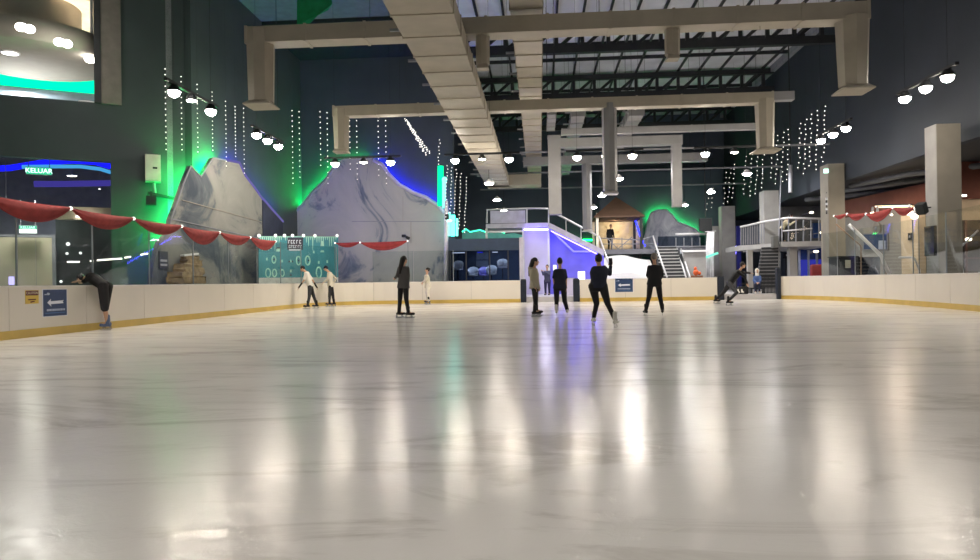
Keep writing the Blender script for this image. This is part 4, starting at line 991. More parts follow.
for i in range(N + 1):
    row = []
    for j in range(K + 1):
        p = P(598.5 + 43 * i / N, 250 - 36 * j / K, 47.6); d = .5 * (1 - (2 * i / N - 1) ** 2) + random.uniform(-.12, .12); row.append(m.bm.verts.new((p.x, 47.9 - d, max(p.z, hz_))))
    gr.append(row)
for i in range(N):
    for j in range(K): m.bm.faces.new((gr[i][j], gr[i + 1][j], gr[i + 1][j + 1], gr[i][j + 1]))
o = m.build('rock_face', ROCKWARM, t, True); sm = o.modifiers.new('solid', 'SOLIDIFY'); sm.thickness = .2
led('led_strip', 'blue light strip between the hut and the slate mountain', 'light strip', [P(634.5, 217.5, 46.6), P(641, 238, 46.4), P(645, 246, 46.9)], .05, emit('hut_blue_led', (30, 40, 255), 5), hut_t)
# slate mountain at the back right of the hut
Y6 = 50.3
M3 = [(640, 250), (643, 241), (645.5, 232), (648, 220), (651, 212), (657, 209.5), (666, 209), (672, 214), (678, 221.5), (688, 225), (696, 229), (700, 233), (701, 250)]
t = thing('mountain_cutout', 'slate grey mountain cutout with green glow beside the hut', 'mountain cutout', (P(670, 250, Y6).x, Y6, hz_))
MB().prism([P(x, y, Y6) for x, y in M3], (0, .15, 0)).build('painted_panel', MUR3, t)
MB().tube([P(x, y + .6, Y6 - .02) for x, y in M3[2:-1]], .06, 6).build('edge_lip', mat('slate_lip', (150, 156, 172), .5), t, True)
neon('green neon tube behind the slate mountain', [P(x, y + .8, Y6 + .3) for x, y in M3[3:12]], .05, emit('slate_green_led', (10, 255, 110), 26), t)
t = thing('glow_catch_board', 'tall dark board added behind the slate mountain to catch its green glow', 'board', (P(668, 250, 50.9).x, 50.9, FZ))  # board added as a surface for the green neon glow
MB().box(P(600, 230, 51).x, P(722, 230, 51).x, 50.8, 50.9, FZ, P(668, 172, 50.9).z).build('board_panel', DARKR, t)
for px in (640, 668, 698): q = P(px, 230, 51); MB().box(q.x - .06, q.x + .06, 50.9, 51.02, FZ, P(px, 174, 51).z).build('stud', STEEL, t)
# platform railing
t = thing('platform_railing', 'tubular railing along the platform beside the hut', 'railing', P(680, 250, YH))
MB().tube([P(675.5, 234.2, YH), P(707.5, 233.8, YH)], .075, 6).build('top_rail', RAIL, t, True)
MB().tube([P(601, 238, YH + .1), P(640, 240, YH + .1), P(655, 235.5, YH)], .03, 6).build('top_rail', GREYP, t, True)
MB().tube([P(601, 244, YH + .1), P(655, 244, YH + .1)], .025, 6).build('mid_rail', GREYP, t, True)
MB().tube([P(657, 247.2, YH), P(707, 246.6, YH)], .06, 6).build('foot_rail', GREYP, t, True)
for px in (601, 612, 622, 633, 644, 655, 676, 684, 692, 700, 707): q = P(px, 236, YH); MB().cone((q.x, YH + .05, hz_), (q.x, YH + .05, q.z - .1), .03, .03, 6).build('rail_post', GREYP, t)
MB().beam(P(618, 249, YH), P(632, 237, YH), .05, .05).build('brace', GREYP, t)
MB().beam(P(606, 237, YH), P(618, 249, YH), .05, .05).build('brace', GREYP, t)
MB().box(P(658, 240, YH).x, P(705, 240, YH).x, YH + .06, YH + .07, hz_, P(680, 236, YH).z).build('glass_infill', GLASSD, t)
# white snow slope in front of the platform
t = thing('snow_slope', 'smooth white snow slope below the hut platform', 'snow slope', (P(628, 270, 41).x, 41, FZ))
m = MB(); x0, x1 = P(603, 270, 41.5).x, P(656, 270, 41.5).x; prof = [(YH - .35, hz_ - .45), (43.0, hz_ - .75), (41.5, 1.75), (40.4, 1.35), (40.2, FZ), (YH - .35, FZ)]
N = 14; pr = None
for i in range(N + 1):
    u = i / N; x = x0 + (x1 - x0) * u; rg = [m.bm.verts.new((x, y, FZ if z == FZ else z + .12 * math.sin(u * 5) - .25 * abs(u - .5))) for y, z in prof]
    if pr:
        for k in range(len(rg)): m.bm.faces.new((pr[k], pr[(k + 1) % len(rg)], rg[(k + 1) % len(rg)], rg[k]))
    else: m.bm.faces.new(rg[::-1])
    pr = rg
m.bm.faces.new(pr); m.build('snow_surface', mat('snow_white', (222, 222, 224), .6, vary=.03), t)
MB().tube([P(599, 236, 42.6), P(604, 250, 41.8), P(612, 272, 40.6)], .05, 6).build('side_rope', RAIL, t, True)

# ------------------------------------------------------------------ stair from the floor to the platform
def stair(label, pxl0, pxr0, yb, pxl1, pxr1, yt, Yb, Yt, n, m_tread, m_side):
    t = thing('staircase', label, 'staircase', ((P(pxl0, yb, Yb).x + P(pxr0, yb, Yb).x) / 2, Yb, FZ))
    for k in range(n):
        u = k / (n - 1); Y = Yb + (Yt - Yb) * u; z = P(600, yb, Yb).z * (1 - u) + P(600, yt, Yt).z * u
        xl = P(pxl0, yb, Yb).x * (1 - u) + P(pxl1, yt, Yt).x * u; xr = P(pxr0, yb, Yb).x * (1 - u) + P(pxr1, yt, Yt).x * u
        MB().box(xl, xr, Y, Y + (Yt - Yb) / n + .03, z - .06, z).build('tread', m_tread, t)
        MB().box(xl + .02, xr - .02, Y + (Yt - Yb) / n - .02, Y + (Yt - Yb) / n, z, z + .13).build('riser', STEEL, t)
    for a, b in ((P(pxl0, yb, Yb), P(pxl1, yt, Yt)), (P(pxr0, yb, Yb), P(pxr1, yt, Yt))):
        MB().beam(a + Vector((0, 0, -.1)), b + Vector((0, 0, -.1)), .06, .28).build('stringer', m_side, t)
        MB().cone((a.x, a.y, FZ), a, .04, .04).build('foot_post', m_side, t)
    return t
TREAD = mat('tread_grey', (176, 174, 174), .5)
t = stair('dark open staircase with pale treads behind the bald skater', 662, 689, 283, 655.5, 677.5, 250, 40.2, 43.2, 11, TREAD, STEEL)
for pts in ([(653, 236), (656, 246), (667, 277)], [(677, 249), (682.5, 266), (686, 277)], [(681, 249), (690, 277)]):
    Ys = [43.6 - (43.6 - 40.3) * (y - pts[0][1]) / (pts[-1][1] - pts[0][1]) for _, y in pts]
    MB().tube([P(x, y, Yy) for (x, y), Yy in zip(pts, Ys)], .055, 6).build('hand_rail', RAIL, t, True)
q = P(682, 252, 43.4); MB().box(q.x - .12, q.x + .12, q.y, q.y + .04, q.z - .12, q.z + .12).build('step_sign', SIGNW, t)
# grey block wall with white ledge, cone
struct(MB().box(P(684, 260, 42).x, P(706, 260, 42).x, 42, 42.25, FZ, P(695, 252, 42).z).build('wall_block', CONC))
struct(MB().box(P(682.5, 260, 41.9).x, P(707, 260, 41.9).x, 41.85, 42.3, P(695, 252, 42).z, P(695, 250.2, 42).z).build('trim_ledge', WHITE))
q = P(696, 275.5, 40.5)
t = thing('plush_toy', 'small orange figure on a crate beside the grey block wall', 'toy', (q.x, q.y, FZ))
MB().box(q.x - .35, q.x + .35, q.y - .2, q.y + .2, FZ, q.z, .02).build('crate', mat('crate_brown', (120, 84, 64), .7), t)
MB().ell(q + Vector((0, 0, .17)), (.16, .14, .18)).ell(q + Vector((-.03, 0, .4)), (.09, .09, .1)).ell(q + Vector((.2, 0, .12)), (.09, .1, .11)).build('body', ORANGE, t, True)
# pale curtain and mint light bar
t = curtain_t = thing('pale_curtain', 'pale translucent curtain hanging at the right end of the platform', 'curtain', P(708, 260, 43.0))
m = MB(); pr = None; N = 24
for i in range(N + 1):
    u = i / N; x0 = P(707 + 7 * u, 233, 43).x; x1 = P(703 + 11 * u, 276, 43).x; d = .06 * math.sin(u * 30)
    rg = [m.bm.verts.new((x1 if j == 0 else x0 if j == 2 else (x0 + x1) / 2 + .04 * math.sin(i), 43 + d, z)) for j, z in enumerate((FZ, 2.2, P(708, 232, 43).z))]
    if pr:
        for k in range(2): m.bm.faces.new((pr[k], rg[k], rg[k + 1], pr[k + 1]))
    pr = rg
o = m.build('cloth', mat('pale_cloth', (222, 222, 228), .6), t, True); sm = o.modifiers.new('solid', 'SOLIDIFY'); sm.thickness = .015
MB().tube([P(705, 232, 43), P(716, 231, 43)], .03, 6).build('curtain_rod', RAIL, t, True)
led('led_strip', 'mint light strip slanting across the pale curtain', 'light strip', [P(705, 257.5, 42.8), P(718, 253, 42.8)], .07, emit('mint_led', (120, 240, 200), 1.0), curtain_t)
q0, q1 = P(699.5, 231.5, 43.6), P(712, 218, 43.6)
t = thing('hanging_screen', 'black hanging screen above the right end of the platform', 'screen', ((q0.x + q1.x) / 2, 43.6, q0.z))
MB().box(q0.x, q1.x, 43.55, 43.75, q0.z, q1.z, .02).build('screen_body', BLACK, t); MB().cone(((q0.x + q1.x) / 2, 43.65, q1.z), ((q0.x + q1.x) / 2, 43.65, ROOFZ), .03, .03).build('hanger_pole', STEEL, t)
struct(MB().box(P(712, 250, 48).x, P(738, 250, 48).x, 48.6, 48.8, FZ, P(720, 226, 48.6).z).build('wall_back_grey', CONC))
struct(MB().box(P(737, 250, 47).x, P(741, 250, 47).x, 47, 47.2, FZ, P(739, 226, 47).z).build('wall_blue_slot', mat('deep_blue_paint', (36, 40, 130), .5)))
led('led_strip', 'violet light strip low beside the grey wall at the stair gate', 'light strip', [P(733.5, 262, 48.54), P(736.5, 246, 48.54)], .05, emit('violet_led_small', (110, 100, 255), 10))
struct(MB().box(P(722, 240, 47.4).x, P(735.5, 240, 47.4).x, 47.4, 48.2, FZ, P(728, 206, 47.4).z).build('column_1', CONC))
struct(MB().box(P(764.5, 240, 39.6).x, P(779.5, 240, 39.6).x, 39.6, 40.4, FZ, P(771, 190.5, 39.6).z).build('column_2', CONC))
struct(MB().box(P(829, 240, 33).x, P(845.5, 240, 33).x, 33, 33.9, FZ, P(836, 163.5, 33).z).build('column_3', CONCW))
struct(MB().box(P(938.5, 240, 23.6).x, P(962.5, 240, 23.6).x, 23.6, 24.3, FZ, P(950, 123.5, 23.6).z).build('column_4', CONCW))
for px, py, Y, lb in ((826, 188, 31.3, 'small green lit exit lamp at the top of the near balcony column'),):
    q = P(px, 171, 32.8); t = thing('wall_lamp', lb, 'lamp', q); MB().box(q.x - .1, q.x + .1, q.y - .06, q.y + .06, q.z - .1, q.z + .1, .02).build('lens', emit('pale_green_lens', (200, 255, 232), 1.4), t); MB().beam(q, (P(830, 171, 33).x, 33.05, q.z), .05, .05).build('arm', GREYP, t)
t = thing('cable_bundle', 'black cable bundle with white tags down the near balcony column', 'cable', P(827, 205, 31.4))
MB().tube([P(827.2 + .5 * math.sin(k), 192 + k * 2.2, 33.2) for k in range(11)], .05, 6).build('cable', BLACK, t, True)
for y in (199, 204, 209): q = P(827, y, 33.1); MB().box(q.x - .05, q.x + .05, q.y - .03, q.y + .03, q.z - .05, q.z + .05).build('tag', SIGNW, t)
for px in (795, 735): 
    q0, q1 = P(px, 190 if px == 795 else 160, 36 if px == 795 else 44), P(px, 172, 36); 
hp = MB().cone(P(790.5, 192.5, 37), P(790.5, 165, 37), .1, .1).build('drain_pipe', GREYP); MB().cone(P(790.5, 165, 37), (P(790.5, 165, 37).x, 37, ROOFZ), .03, .03).build('pipe_hanger', STEEL, hp); tag(hp, 'short grey pipe end hanging right of the light strings', 'pipe')

# ------------------------------------------------------------------ balcony on the right
zf = P(800, 246.5, 38).z
t = thing('balcony', 'concrete balcony with metal railing right of the stair gate', 'balcony', (P(785, 245, 38).x, 38, zf))
MB().prism([P(739.5, 250.5, 40.5), P(779, 247.0, 38.5), P(779, 243.0, 38.5), P(739.5, 245.5, 40.5)], (0, 3.0, 0)).build('left_slab', CONC, t)
MB().box(P(781, 245, 38).x, P(838, 245, 38).x, 38, 45, zf, P(800, 241.3, 38).z).build('right_slab', CONC, t)
zd_ = P(800, 241.3, 38).z
rl = [P(740.5, 227, 40.4), P(765, 221.5, 39.2), P(788, 217.8, 38.1), P(829, 219, 38.1)]
MB().tube(rl, .06, 6).build('top_rail', RAIL, t, True)
for k in range(11): px = 741 + k * 2.3; Y = 40.4 - k * .11; MB().cone(P(px, 226.5 - k * .48, Y), P(px, 245.2 - k * .2, Y), .028, .028, 6).build('baluster', GREYP, t)
for px in (782, 788.5, 796, 803.5, 811, 819, 827): MB().cone(P(px, 218.6, 38.1), P(px, 241.5, 38.1), .035, .035, 6).build('baluster', GREYP, t)
MB().box(P(783, 230, 38.15).x, P(827, 230, 38.15).x, 38.14, 38.15, zd_, P(800, 222, 38.15).z).build('glass_infill', GLASS, t)
MB().tube([P(783, 231, 38.05), P(812, 228.5, 38.05)], .04, 6).build('mid_rail', RAIL, t, True)
q = P(778, 239, 37.6)
MB().box(q.x - .14, q.x + .14, 37.9, 38.3, P(778, 248, 38).z, P(778, 236, 38).z, .02).build('speaker_box', mat('speaker_grey', (92, 92, 90), .6), t)
MB().tube([P(778.5, 248, 38.2), P(779, 236, 38.2), P(781, 170, 38.2)], .03, 6).build('corner_pole', GREYP, t, True)
struct(MB().box(P(781, 200, 44.6).x, P(829, 200, 44.6).x, 44.6, 44.8, zd_, P(800, 196, 44.6).z).build('wall_balcony_back', mat('balcony_back_grey', (110, 110, 112), .7)))
for px, py, Y, lb in ((811.5, 212.5, 43, 'small round lamp under the ceiling behind the balcony'), (822, 232.5, 42.5, 'small lamp glowing low behind the balcony railing')):
    q = P(px, py, Y); t = thing('downlight', lb, 'downlight', q); MB().ell(q, (.13, .13, .07)).build('lens', emit('balcony_lamp', (255, 244, 220), 3), t, True); MB().cone(q, (q.x, 44.6, q.z), .02, .02, 6).build('arm', GREYP, t)
q = P(820, 229, 43.5); t = thing('display_screen', 'blue display screen on the back wall of the balcony', 'screen', q)
MB().box(P(813, 229, 44.5).x, P(828, 229, 44.5).x, 44.45, 44.595, P(820, 238, 44.5).z, P(820, 223, 44.5).z).build('screen_face', mat('screen_blue', (60, 90, 150), .3), t)
# under the balcony
t = thing('support_post', 'pale grey post carrying the balcony', 'post', P(793, 275, 38.6)); q = P(793, 270, 38.6)
MB().box(q.x - .2, q.x + .2, 38.5, 38.9, FZ, zf).build('shaft', CONC, t); MB().box(q.x - .26, q.x + .26, 38.44, 38.96, FZ, FZ + .15).build('foot', CONC, t)
x0, x1 = P(799, 260, 42).x, P(826, 260, 42).x
t = thing('shop_window', 'blue lit shop window under the balcony', 'shop window', ((x0 + x1) / 2, 42, FZ))
MB().box(x0, x1, 42.0, 42.05, P(812, 259, 42).z, P(812, 248.5, 42).z).build('upper_pane', mat('blue_pane', (40, 56, 108), .2), t)
MB().box(x0, x1, 41.98, 42.05, FZ, P(812, 259.5, 42).z).build('lower_panel', emit('blue_panel_glow', (62, 66, 190), .42), t)
for px in (799, 808, 816.5, 826): x = P(px, 260, 42).x; MB().box(x - .05, x + .05, 41.9, 42.0, FZ, P(812, 250, 42).z).build('mullion', mat('window_bar', (120, 124, 140), .4), t)
q = P(816, 251.5, 41.5); MB().ell(q, (.16, .1, .07)).build('lamp', emit('balcony_lamp', (255, 244, 220), 3), t, True)
q = P(786, 256, 40.5); t = thing('notice_board', 'dark notice board with white lettering left of the pale post', 'notice', (q.x, q.y, FZ))
MB().box(P(783, 256, 40.5).x, P(792, 256, 40.5).x, 40.5, 40.56, P(787, 258.5, 40.5).z, P(787, 252.5, 40.5).z).build('board', NAVYD, t)
MB().box(P(786, 256, 40.5).x, P(789, 256, 40.5).x, 40.48, 40.5, P(787, 256, 40.5).z, P(787, 254.6, 40.5).z).build('white_patch', SIGNW, t); MB().cone((q.x, 40.53, FZ), (q.x, 40.53, P(787, 258.5, 40.5).z), .03, .03).build('pole', STEEL, t)
stair('dark staircase behind the stair gate under the balcony', 756, 779.5, 290, 762, 780, 252.5, 36.2, 38.2, 12, mat('tread_mid', (128, 128, 130), .5), STEEL)
tp = MB().beam(P(757, 298, 35.8), P(751, 250, 40.4), .02, .02)
t = thing('stair_column', 'leaning pale post left of the stair gate staircase', 'post', P(750, 296, 36))
MB().box(P(748, 270, 36).x, P(753, 270, 36).x, 36, 36.25, FZ, P(750, 251, 36).z).build('shaft', CONC, t); MB().box(P(747.4, 270, 36).x, P(753.6, 270, 36).x, 35.95, 36.3, P(750, 251, 36).z, P(750, 250, 36).z).build('head', CONC, t)
t = thing('stair_fence', 'dark mesh fence panel at the foot of the stair gate', 'fence', (P(766, 295, 34.6).x, 34.6, FZ))
x0, x1 = P(762, 290, 34.6).x, P(777, 290, 34.6).x; zq = P(768, 277, 34.6).z
for k in range(12): x = x0 + (x1 - x0) * k / 11; MB().cone((x, 34.6, FZ), (x, 34.6, zq), .018, .018, 6).build('bar', STEEL, t)
for z in (FZ + .06, zq): MB().beam((x0, 34.6, z), (x1, 34.6, z), .04, .04).build('rail', STEEL, t)
# red sofa and dark counter behind the right barrier
q = P(826, 274, 35.5)
t = thing('red_sofa', 'dark red rounded sofa behind the right barrier', 'sofa', (q.x, q.y, FZ))
w2 = (P(841, 270, 35.5).x - P(812, 270, 35.5).x) / 2; ztop = P(828, 262, 35.5).z
DRED = mat('dark_red_upholstery', (128, 40, 44), .6, vary=.15)
MB().box(q.x - w2, q.x + w2, q.y, q.y + .3, FZ + .2, ztop - .1, .1).build('backrest', DRED, t, True); MB().box(q.x - w2, q.x + w2, q.y - .6, q.y, FZ + .2, FZ + .5, .06).build('seat', DRED, t)
for s in (-1, 1): MB().box(q.x + s * w2 - .12, q.x + s * w2 + .12, q.y - .6, q.y + .3, FZ + .2, FZ + .75, .06).build('arm', DRED, t); MB().box(q.x + s * (w2 - .1) - .05, q.x + s * (w2 - .1) + .05, q.y - .4, q.y + .1, FZ, FZ + .2).build('foot', STEEL, t)
YC = 31.0
c0, c1, c2 = P(838, 258, YC).x, P(858, 258, YC).x, P(881, 258, YC).x; zc1 = P(860, 257, YC).z
t = thing('service_counter', 'black service counter with a small pale window behind the right barrier', 'counter', ((c0 + c1) / 2, YC, FZ))
MB().box(c0, c1, YC, YC + 1.0, FZ, zc1, .03).build('cabinet', BLACK, t)
MB().box(P(845, 260, YC).x, P(850.5, 260, YC).x, YC - .02, YC, P(848, 268, YC).z, P(848, 260, YC).z, .01).build('small_window', mat('pale_window', (186, 184, 172), .4), t)
MB().box(c0 - .03, c1 + .03, YC - .04, YC + 1.03, zc1, zc1 + .05).build('counter_top', STEEL, t)
t = thing('glass_showcase', 'blue grey glass showcase right of the black service counter', 'showcase', ((c1 + c2) / 2, YC + .2, FZ))
MB().box(c1 + .08, c2, YC + .7, YC + .8, FZ, zc1 - .02).build('rear_panel', mat('showcase_blue', (86, 98, 124), .5), t); MB().box(c1 + .08, c2, YC + .1, YC + .112, FZ, zc1 - .02).build('front_glass', GLASSD, t)
MB().box(c1 + .08, c2, YC + .1, YC + .8, zc1 - .02, zc1).build('top_panel', STEEL, t); MB().box(c1 + .08, c1 + .12, YC + .12, YC + .7, FZ, zc1 - .02).build('side_panel', STEEL, t); MB().box(c1 + .12, c2, YC + .12, YC + .7, FZ + .5, FZ + .54).build('shelf', GREYP, t)
q = P(873, 268, YC + .4); t = thing('white_bag', 'rounded white bag inside the glass showcase', 'bag', (q.x, q.y, FZ + .55)); MB().lathe([(0, 0), (.2, .0), (.25, .15), (.2, .42), (.1, .58), (0, .6)], (q.x, q.y, FZ + .545), 14).build('bag_body', SEATW, t, True); MB().tube([(q.x + .1 * math.cos(a), q.y, FZ + 1.12 + .1 * math.sin(a)) for a in (PI * k / 8 for k in range(9))], .015, 6).build('handle', SEATW, t, True)

# ------------------------------------------------------------------ warm shop on the right
SA, SB = Vector((P(842, 260, 38.5).x, 38.5, 0)), Vector((P(930, 260, 31.5).x, 31.5, 0))
sd = (SB - SA).normalized(); sn = Vector((sd.y, -sd.x, 0))
if sn.dot(-SA) < 0: sn = -sn
def SP(px, py, off=0): return PL(px, py, SA + sn * off, sn)
zb0, zb1 = SP(880, 212).z, 5.38
struct(MB().prism([(SA.x, SA.y, FZ), (SB.x, SB.y, FZ), (SB.x, SB.y, zb0), (SA.x, SA.y, zb0)], -sn * .2).build('wall_shop', mat('shop_wall', (142, 138, 132), .7, vary=.06)))
struct(MB().prism([(SA.x, SA.y, zb0), (SB.x, SB.y, zb0), (SB.x, SB.y, SP(880, 193).z), (SA.x, SA.y, SP(880, 193).z)], -sn * .2 + sn * .12).build('trim_brown_band', BROWN))
sq = [SP(910.5, 280), SP(927.5, 280)]
struct(MB().prism([(sq[0] + sn * .05).xy.to_3d() + Vector((0, 0, FZ)), (sq[1] + sn * .05).xy.to_3d() + Vector((0, 0, FZ)), (sq[1] + sn * .05).xy.to_3d() + Vector((0, 0, zb0)), (sq[0] + sn * .05).xy.to_3d() + Vector((0, 0, zb0))], sn * .35).build('wall_shop_lit', BEIGE_LIT))  # lighter slab, the wall lamp's light put into its colour
def srect(mb, px0, px1, py0, py1, o0, o1):
    a, b = SP(px0, py1), SP(px1, py1); c, d = SP(px1, py0), SP(px0, py0); mb.prism([p + sn * o0 for p in (a, b, c, d)], sn * (o1 - o0)); return mb
t = thing('wall_window', 'small framed window on the shop wall behind the slanting rail', 'window', SP(876, 250))
srect(MB(), 864, 889, 233, 250.5, .0, .06).build('window_frame', mat('frame_grey', (130, 128, 128), .5), t); srect(MB(), 865.2, 887.8, 234.3, 249.2, .06, .07).build('pane', mat('dull_blue_glass', (66, 82, 112), .25), t); srect(MB(), 880, 887, 240.5, 249.2, .07, .075).build('pale_card', mat('pale_card', (170, 176, 190), .5), t)
t = thing('round_vent', 'round grey vent above the small shop window', 'vent', SP(877, 228.5)); q = SP(877, 228.5)
MB().lathe([(0, .0), (.36, 0), (.36, .05), (.28, .06), (0, .04)], q + sn * .0, 20, sn).build('vent_disc', mat('vent_grey', (134, 128, 120), .6), t, True); MB().lathe([(0, 0.045), (.1, .05), (.1, .065), (0, .07)], q, 12, sn).build('hub', GREYP, t, True)
t = thing('switch_plate', 'small black switch box on the lit shop wall', 'switch', SP(911.5, 236)); q = SP(911.5, 236.5, .42)
MB().prism([q + sd * i * .13 + Vector((0, 0, j * .16)) for i, j in ((-1, -1), (1, -1), (1, 1), (-1, 1))], sn * .08).build('box_body', BLACK, t); MB().prism([q + sd * i * .04 + Vector((0, 0, j * .05)) + sn * .08 for i, j in ((-1, -1), (1, -1), (1, 1), (-1, 1))], sn * .02).build('button', GREYP, t)
t = thing('strip_glow', 'long warm strip lamp under the brown band of the shop', 'strip lamp', SP(893, 206, .6))
MB().beam(SP(876, 206.8, .7), SP(911, 206.0, .7), .1, .1).build('tube', emit('warm_tube', (255, 220, 180), 2.2), t); MB().beam(SP(876, 205.2, .7), SP(911, 204.4, .7), .14, .06).build('housing', STEEL, t)
for px in (878, 909): MB().beam(SP(px, 205, .7), SP(px, 205, .1), .04, .04).build('bracket', STEEL, t)
for i, (px, py) in enumerate(((872.5, 214.5), (877.5, 214.0), (909.5, 213.0), (914.5, 216.5), (891.5, 214.8))):
    q = SP(px, py, 1.0); lb = ('left one of the twin spot lamps at the left end of the strip lamp', 'right one of the twin spot lamps at the left end of the strip lamp', 'upper spot lamp at the right end of the strip lamp', 'lower spot lamp at the right end of the strip lamp', 'tiny spot lamp under the middle of the strip lamp')[i]
    t = thing('spot_lamp', lb, 'lamp', q, 'spot lamps of the shop'); r = .05 if i == 4 else .14
    MB().ell(q, (r, r, r * .8), 10, 8).build('bulb', emit('shop_spot', (255, 232, 200), 9), t, True); MB().cone(q + Vector((0, 0, r * .5)), q + Vector((.03, .05, r + .22)), r * .5, r * .3, 8).build('lamp_neck', GREYP, t); MB().beam(q + Vector((.03, .05, r + .2)), q + Vector((.03, .05, r + .2)) - sn * .95, .03, .03).build('arm', STEEL, t)
x4 = P(938.5, 240, 23.6).x
t = thing('loudspeaker', 'black tilted loudspeaker on the near right column', 'loudspeaker', P(922, 208, 23.7)); q = P(921.5, 208.5, 23.6)
m = MB(); m.box(-.14, .14, -.13, .13, -.18, .18, .02); m.bm.transform(Matrix.Translation(q) @ Euler((math.radians(25), 0, math.radians(-55))).to_matrix().to_4x4()); m.build('cabinet', BLACK, t); MB().beam(q, (x4, 24.0, P(929.5, 207, 23.9).z), .04, .04).build('bracket', BLACK, t)
x4 = P(938.5, 240, 23.6).x
struct(MB().box(x4 - .02, x4, 23.62, 24.28, FZ, P(950, 123.5, 23.6).z).build('trim_column_corner', CONC))
t = thing('wall_screen', 'black framed screen on the side of the near right column', 'screen', P(928, 240, 24.0))
ya, yb = PX(934, 240, x4 - .05).y, PX(924, 240, x4 - .05).y; z0, z1 = PX(929, 256, x4 - .05).z, PX(929, 226.5, x4 - .05).z
MB().box(x4 - .12, x4 - .02, 23.64, 24.22, z0, z1, .01).build('frame', BLACK, t); MB().box(x4 - .125, x4 - .12, 23.68, 24.18, z0 + .05, z1 - .05).build('screen_face', mat('screen_grey', (58, 60, 64), .2), t)
# slanting rails seen behind the right glass
def slant(label, pts, Y, r, m_=RAIL):
    t = thing('slanting_rail', label, 'rail', P(*pts[-1], Y)); pp = [P(x, y, Y) for x, y in pts]; MB().tube(pp, r, 8).build('rail_tube', m_, t, True)
    for q in (pp[-1],): MB().cone((q.x, q.y, FZ), q, r, r, 8).build('foot_post', m_, t)
    return t
slant('bright white slanting rail bending down before the shop wall', [(849, 224.5), (881, 255.5), (889.5, 275)], 29.5, .07)
slant('thin brown slanting rail left of the bright white one', [(836, 224), (861, 246), (861, 272)], 30.2, .03, mat('brown_rail', (140, 116, 96), .5))
slant('thin pale rail bending down beside the near right column', [(899, 257.5), (914, 257.5), (919.5, 270)], 28.0, .04)
slant('pale rail bending at the far right behind the column', [(978, 230.5), (956.5, 251), (963, 272)], 25.0, .035)
# far right shop front
YR = 28.5
rx = lambda px: P(px, 240, YR).x
struct(MB().box(rx(955), rx(1010), YR, YR + .2, P(970, 220, YR).z, P(970, 199, YR).z).build('wall_far_beam', BEIGE))
struct(MB().box(rx(955), rx(1010), YR - .1, YR + .2, P(970, 199, YR).z, 5.4).build('trim_far_brown', BROWN))
t = thing('shop_front', 'dark brown glazed shop front at the far right behind the column', 'shop front', (rx(970), YR, FZ))
MB().box(rx(958), rx(1010), YR + .1, YR + .15, FZ, P(970, 220, YR).z).build('dark_glazing', mat('dark_shop_glass', (74, 68, 62), .2), t)
for px in (959, 966.5, 985): MB().box(rx(px) - .04, rx(px) + .04, YR, YR + .1, FZ, P(970, 220, YR).z).build('mullion', mat('dark_brown_frame', (84, 54, 46), .5), t)
MB().box(rx(958), rx(1010), YR, YR + .08, P(970, 259, YR).z, P(970, 257.5, YR).z).build('transom', mat('dark_brown_frame', (84, 54, 46), .5), t)
q = P(963, 195.5, YR - .6); t = thing('strip_glow', 'short white strip lamp on the brown band right of the near column', 'strip lamp', q); MB().box(P(959, 195, YR - .6).x, P(966, 195, YR - .6).x, YR - .65, YR - .55, q.z - .04, q.z + .03).build('tube', emit('tube_white', (255, 246, 232), 2.4), t); MB().box(P(959, 195, YR - .6).x, P(966, 195, YR - .6).x, YR - .65, YR - .06, q.z + .03, q.z + .06).build('housing', STEEL, t)
q = P(968.5, 239.3, YR - .2); t = thing('globe_lamp', 'small white lamp glowing in the far right shop front', 'lamp', q); MB().ell(q, (.12, .08, .06)).build('globe', emit('shop_spot', (255, 232, 200), 4), t, True); MB().beam(q, q + Vector((0, .3, 0)), .02, .02).build('bracket', STEEL, t)
# ducts under the dark right ceiling
for k, (ya_, xb_) in enumerate(((27.5, 15.2), (30.0, 16.4), (33.0, 17.8))):
    o = MB().tube([(14.4, ya_ + 6, 5.2), (xb_, ya_ + 2.5, 5.2), (xb_ + 4.5, ya_ - 2, 5.2)], .12, 8).build('ceiling_pipe', mat('dark_pipe', (88, 90, 94), .5), None, True); tag(o, ('nearest dark pipe under the right ceiling', 'middle dark pipe under the right ceiling', 'furthest dark pipe under the right ceiling')[k], 'pipe', 'pipes under the right ceiling')
# unseen area lights added to brighten shops, hut, mall, kiosk and back of hall
def area(name, loc, size, e, col, rot=(0, 0, 0)):
    ld = bpy.data.lights.new(name, 'AREA'); ld.shape = 'DISK'; ld.size = size; ld.energy = e; ld.color = col; lo = bpy.data.objects.new(name, ld); COL.objects.link(lo); lo.location = loc; lo.rotation_euler = rot
area('shop_fill_light', tuple(SP(893, 200, 2.0).xy) + (4.9,), .6, 90, (1, .84, .66))
area('hut_lamp_light', (P(615, 217.5, YH + 1.9).x, YH + 1.6, ze - .35), .3, 26, (1, .8, .55), (PI / 2 * .85, 0, 0))
area('shop_fill_light', (18.5, 26.5, 4.9), .6, 45, (1, .8, .62))
area('shop_fill_light', (P(800, 250, 40).x, 41, zf - .1), .5, 30, (.9, .92, 1))
area('mall_fill_light', tuple(Wb(30, 200, 1.2).xy) + (4.4,), .4, 60, (1, .95, .85))
area('mall_fill_light', tuple(Wb(80, 200, 4.5).xy) + (4.4,), .5, 90, (.9, .95, 1))
area('kiosk_fill_light', ((xa_k + xb_k) / 2, YK + 1.6, zt1 - .2), .4, 35, (.8, .88, 1))
area('mall_upper_fill_light', tuple(Wb(20, 60, 4.6).xy) + (9.0,), .5, 260, (1, .96, .9))
area('mall_upper_fill_light', tuple(Wb(85, 60, 1.6).xy) + (9.6,), .4, 120, (1, .96, .9))
area('back_fill_light', (P(545, 280, 37).x, 37.4, 3.6), .6, 60, (.86, .86, 1))
